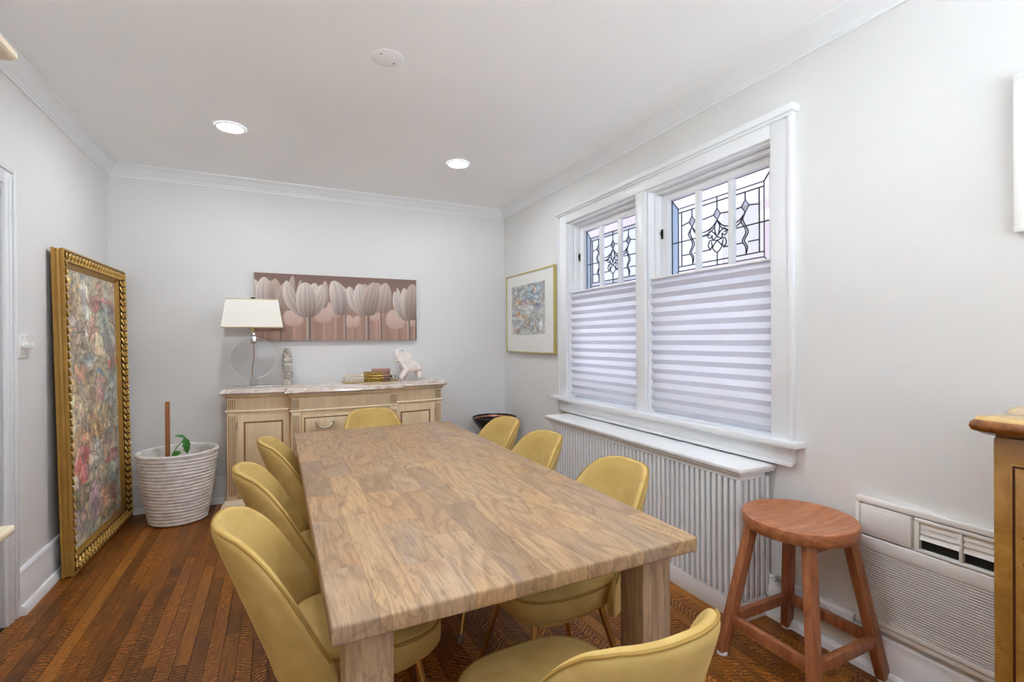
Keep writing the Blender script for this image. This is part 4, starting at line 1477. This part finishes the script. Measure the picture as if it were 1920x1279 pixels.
def rrect(a, b, r, z, n=5):
    o = []
    for cx, cy, s in ((a - r, b - r, 0), (-a + r, b - r, 1), (-a + r, -b + r, 2), (a - r, -b + r, 3)):
        for k in range(n + 1):
            t = (s + k / n) * PI / 2
            o.append((cx + r * math.cos(t), cy + r * math.sin(t), z))
    return o


MB().loft([rrect(tw, td, rr, .002), rrect(tw, td, rr, .006)]).build('tray_floor', simple('tray_mirror', (214, 206, 190), .08, .9), tr)
MB().tube(rrect(tw + .002, td + .002, rr, .005), .0045, 8, True).build('tray_rim', BRASS, tr)
for s in (-1, 1):
    MB().tube([(-.20, s * td, .006), (-.20, s * td, .05), (-.19, s * td, .058), (.19, s * td, .058), (.20, s * td, .05), (.20, s * td, .006)], .002, 6).build('rail', BRASS, tr)
    MB().tube([(-.165, s * td, .006), (-.165, s * td, .028), (-.155, s * td, .036), (.155, s * td, .036), (.165, s * td, .028), (.165, s * td, .006)], .0018, 6).build('rail', BRASS, tr)
    MB().tube([(s * tw, -.05, .006), (s * tw, -.05, .048), (s * tw, .05, .048), (s * tw, .05, .006)], .002, 6).build('rail', BRASS, tr)


def m_filigree(name, c1, c2, metal):
    m = Mat(name)
    v = m.n('TexVoronoi', feature='DISTANCE_TO_EDGE', i_Vector=m.obj(), i_Scale=130.0).outputs['Distance']
    m.set(Base_Color=m.ramp(v, [(0.05, lin(*c1)), (0.22, lin(*c2))]), Roughness=.35, Metallic=metal)
    m.bump(v, .8, .004)
    return m.m


def trinket(label, x, y, z, w, d, h, mat, lidmat, rz=0):
    b = thing('trinket_box', label, 'box', (x, y, z), rz)
    MB().box(-w / 2, w / 2, -d / 2, d / 2, 0, h * .72).build('box_body', mat, b, .003)
    MB().box(-w / 2 - .002, w / 2 + .002, -d / 2 - .002, d / 2 + .002, h * .7202, h).build('lid', lidmat, b, .003)
    return b


trinket('gold filigree trinket box at the front of the brass tray', .755, 4.325, ZT + .0062, .155, .06, .085, m_filigree('gold_filigree', (90, 66, 20), (206, 172, 74), .6), m_filigree('gold_filigree_lid', (120, 90, 30), (200, 172, 90), .6))
trinket('pink patterned trinket box behind the gold one on the tray', .835, 4.405, ZT + .0062, .150, .055, .105, m_filigree('rose_filigree', (96, 60, 54), (206, 160, 150), .2), simple('rose_lid', (176, 128, 116), .4))
kn = thing('glass_stopper', 'small dark round stopper on a clear cube at the tray end', 'ornament', (.905, 4.32, ZT + .0062))
MB().box(-.016, .016, -.016, .016, 0, .030).build('cube', ACRYLICRIM, kn, .002)
MB().lathe([(.001, .0302), (.009, .033), (.012, .042), (.009, .051), (.001, .054)], 14).build('ball', BLACK, kn)

# elephant
el = thing('elephant_figurine', 'cream ceramic elephant with raised trunk at the sideboard end', 'figurine', (1.085, 4.385, ZT), .12)
ELM = Mat('cream_ceramic')
nz = ELM.noise(ELM.obj(), 14, 3)
ELM.set(Base_Color=ELM.ramp(nz, [(.35, lin(238, 224, 216)), (.6, lin(246, 240, 234)), (.8, lin(226, 204, 184))]), Roughness=.22, Coat_Weight=.5)
ELM = ELM.m
EV, EE, ER = [], [], []


def ev(p, r, par=None):
    EV.append(p)
    ER.append(r)
    if par is not None:
        EE.append((par, len(EV) - 1))
    return len(EV) - 1


hip = ev((.072, 0, .138), (.058, .062))
mid_ = ev((.02, 0, .140), (.060, .064), hip)
sho = ev((-.035, 0, .148), (.055, .057), mid_)
nck = ev((-.070, 0, .172), (.046, .044), sho)
hed = ev((-.094, 0, .200), (.042, .040), nck)
t1 = ev((-.120, 0, .230), (.027, .026), hed)
t2 = ev((-.122, 0, .262), (.021, .021), t1)
t3 = ev((-.104, 0, .282), (.016, .016), t2)
t4 = ev((-.080, 0, .285), (.012, .012), t3)
t5 = ev((-.060, 0, .276), (.010, .010), t4)
t6 = ev((-.056, 0, .262), (.010, .010), t5)
jaw = ev((-.098, 0, .165), (.014, .016), hed)
for s in (-1, 1):
    a = ev((.088, s * .036, .085), (.033, .030), hip)
    b = ev((.092 + s * .010, s * .036, .045), (.025, .025), a)
    c = ev((.090 + s * .012, s * .036, .012), (.026, .026), b)
    a = ev((-.045, s * .036, .090), (.031, .029), sho)
    b = ev((-.058 + s * .028, s * .038, .045), (.023, .023), a)
    c = ev((-.066 + s * .036, s * .038, .012), (.025, .025), b)
me = bpy.data.meshes.new('elephant_body')
me.from_pydata(EV, EE, [])
eb = link('elephant_body', me, ELM, el)
md = eb.modifiers.new('skin', 'SKIN')
md.use_smooth_shade = True
for i, sv in enumerate(me.skin_vertices[0].data):
    sv.radius = ER[i]
    sv.use_root = (i == 0)
md = eb.modifiers.new('sub', 'SUBSURF')
md.levels = md.render_levels = 2
for s in (-1, 1):
    er = MB()
    prof = [(0, .030), (.018, .045), (.042, .046), (.058, .028), (.056, -.004), (.044, -.034), (.026, -.058), (.010, -.040), (0, -.010)]
    P0 = [(-.074 + x * 1.25, s * (.050 + .016 * math.sin(x / .058 * PI * .6)), .196 + z * 1.2) for x, z in prof]
    P1 = [(x, y + s * .005, z) for x, y, z in P0]
    er.loft([P0, P1])
    er.build('ear', ELM, eb, .0018)
    MB().tube(spline([(-.112, s * .018, .182), (-.135, s * .024, .176), (-.158, s * .026, .184)], 5), [.006 * (1 - .8 * i / 10) for i in range(11)], 8).build('tusk', simple('ivory_tusk', (236, 226, 206), .3), eb)
    MB().lathe([(.0005, -.004), (.004, 0), (.0005, .004)], 8, (-.112, s * .033, .215)).build('eye', BLACK, eb)
MB().tube(spline([(.122, 0, .165), (.134, 0, .14), (.136, 0, .105), (.134, .004, .088)], 4), [.006, .005, .005, .004, .004, .004, .0035, .003, .003, .004, .006, .007, .003], 8).build('tail', ELM, eb)

# ------------------------------------------------------------------ mosaic bowl on stand
bw = thing('mosaic_bowl', 'dark mosaic bowl with coppery band in the far corner', 'bowl', (1.885, 4.29, 0))
mm = Mat('shell_mosaic')
bk = mm.n('TexBrick', i_Vector=mm.obj(), i_Scale=30.0, i_Color1=lin(52, 44, 40), i_Color2=lin(24, 22, 24), i_Mortar=lin(12, 12, 12), i_Mortar_Size=.02)
mm.set(Base_Color=bk.outputs['Color'], Roughness=.18)
mm = mm.m
MB().lathe([(.03, .36), (.075, .365), (.11, .40), (.165, .47), (.205, .525), (.212, .55), (.212, .562), (.204, .562), (.198, .535), (.155, .478), (.10, .41), (.02, .385)], 40).build('bowl_shell', mm, bw, smooth=25)
MB().lathe([(.1972, .534), (.2015, .546), (.199, .546), (.195, .534)], 40, caps=False).build('copper_band', simple('copper_band', (196, 132, 96), .3, .6), bw)
for k in range(3):
    a = 2 * PI * k / 3 + .9
    MB().bar((.06 * math.cos(a), .06 * math.sin(a), .362), (.16 * math.cos(a), .16 * math.sin(a), 0), .05, .02, (math.cos(a), math.sin(a), 0)).build('stand_leg', simple('black_lacquer', (34, 32, 32), .3), bw, .002)

# ------------------------------------------------------------------ burl cabinet on the right
bc = thing('burl_cabinet', 'glossy burl wood cabinet with rounded top moulding and dark inlay', 'cabinet', (1.65, .585, 0))
dp, ln = .41, .95
MB().box(0, dp, -ln, 0, .06, 1.048).build('case', BURL, bc, .012)
MB().box(-.012, dp, -ln - .01, .010, 0, .06).build('plinth', BURLDARK, bc, .006)


def ctop(o):
    P = []
    for k in range(0, 13):
        t = k / 12
        P.append((dp - (dp + o) * t, .02 + o * .6 + .03 * math.sin(2 * PI * t) * (1 - .2 * t) + .0))
    P[0] = (dp, .02 + o * .6)
    Q = [(-o, -ln - o), (dp, -ln - o)]
    P[-1] = (-o + .012, .02 + o * .5)
    return P + [(-o, .005)] + Q


MB().loft([[(x, y, z) for x, y in ctop(o)] for o, z in ((.004, 1.0482), (.012, 1.053), (.028, 1.059), (.034, 1.069), (.032, 1.079), (.022, 1.086))]).build('top_moulding', BURLDARK, bc, smooth=60)
MB().loft([[(x, y, z) for x, y in ctop(o)] for o, z in ((.022, 1.0862), (.016, 1.093), (.004, 1.096))]).build('top_panel', simple('pale_burl_top', (206, 172, 112), .18, var=.2, scale=20), bc, smooth=60)
for a in (-.037,):
    d = MB().box(-.008, -.0005, -ln + .07, a, .12, .985).build('door', BURL, bc, .003)
    MB().box(-.0086, -.0081, -ln + .075, a - .005, .975, .980).box(-.0086, -.0081, a - .010, a - .005, .125, .975).build('door_line', INLAY, d)
    for (y, z, ang, L) in ((-.072, .925, .9, .022), (-.078, .885, -.5, .03), (-.076, .835, 2.2, .03), (-.068, .805, .2, .016), (-.09, .86, -1.0, .05), (-.075, .74, .2, .03), (-.11, .80, .8, .06), (-.13, .90, -.6, .06)):
        pts = []
        for k in range(12):
            t = 2 * PI * k / 12
            u, v = L / 2 * math.cos(t), L * .18 * math.sin(t) * (1 + .5 * math.cos(t))
            pts.append((y + u * math.cos(ang) - v * math.sin(ang), z + u * math.sin(ang) + v * math.cos(ang)))
        MB().prism(pts, -.0087, -.0081, 'x').build('inlay_leaf', INLAY, d)
    MB().tube(spline([(-.0086, -.085, .72), (-.0086, -.11, .80), (-.0086, -.09, .88), (-.0086, -.12, .93)], 6), .0015, 6).build('inlay_stem', INLAY, d)

# ------------------------------------------------------------------ cream hutch at the left edge
hu = thing('cream_hutch', 'cream oak hutch with shaped cornice at the left edge', 'hutch', (XL + .03, 1.80, 0))
d, L = .40, 1.5
MB().box(0, d + .02, -L - .01, .015, 0, .10).build('plinth', CREAML, hu, .006)
MB().box(.0, d, -L, 0, .1002, .745).build('base_case', CREAM, hu, .004)
MB().box(0, d + .006, -L - .006, .006, .7455, .757).box(0, d + .016, -L - .016, .016, .757, .766).build('under_moulding', CREAM, hu, .003)
MB().box(0, d + .034, -L - .034, .034, .7665, .793).build('counter_top', CREAML, hu, .010, 3)
for k in range(3):
    y1 = -.05 - k * .475
    dd = MB().box(d + .0005, d + .016, y1 - .44, y1, .14, .72).build('door', CREAM, hu, .003)
    MB().box(d + .0165, d + .022, y1 - .375, y1 - .065, .205, .655).build('door_panel', CREAM, dd, .004)
    MB().lathe([(.006, 0), (.012, .006), (.010, .016), (.001, .02)], 12).build('knob', PEWTER, dd, loc=(d + .0165, y1 - .40, .45)).rotation_euler = (0, PI / 2, 0)
MB().box(0, .28, -L + .03, -.03, .7935, 2.02).build('upper_case', CREAM, hu, .004)
for k in range(3):
    y1 = -.07 - k * .465
    dd = MB().box(.2805, .296, y1 - .43, y1 - .37, .85, 1.98).box(.2805, .296, y1 - .06, y1, .85, 1.98).box(.2805, .296, y1 - .37, y1 - .06, .85, .91).box(.2805, .296, y1 - .37, y1 - .06, 1.92, 1.98).build('glass_door', CREAM, hu, .003)
    MB().box(.283, .287, y1 - .37, y1 - .06, .91, 1.92).build('pane', m_clear('hutch_glass', (.7, .72, .74, 1), .2, .8), dd)
prof = [(.0, 2.0205), (.012, 2.0205), (.022, 2.030), (.048, 2.040), (.078, 2.066), (.104, 2.098), (.110, 2.110), (.126, 2.116), (.138, 2.130), (.138, 2.146), (.130, 2.158), (.112, 2.162)]
MB().loft([[(0, -L + .03 - e, z), (.28 + e, -L + .03 - e, z), (.28 + e, -.03 + e, z), (0, -.03 + e, z)] for e, z in prof]).build('cornice', CREAML, hu)
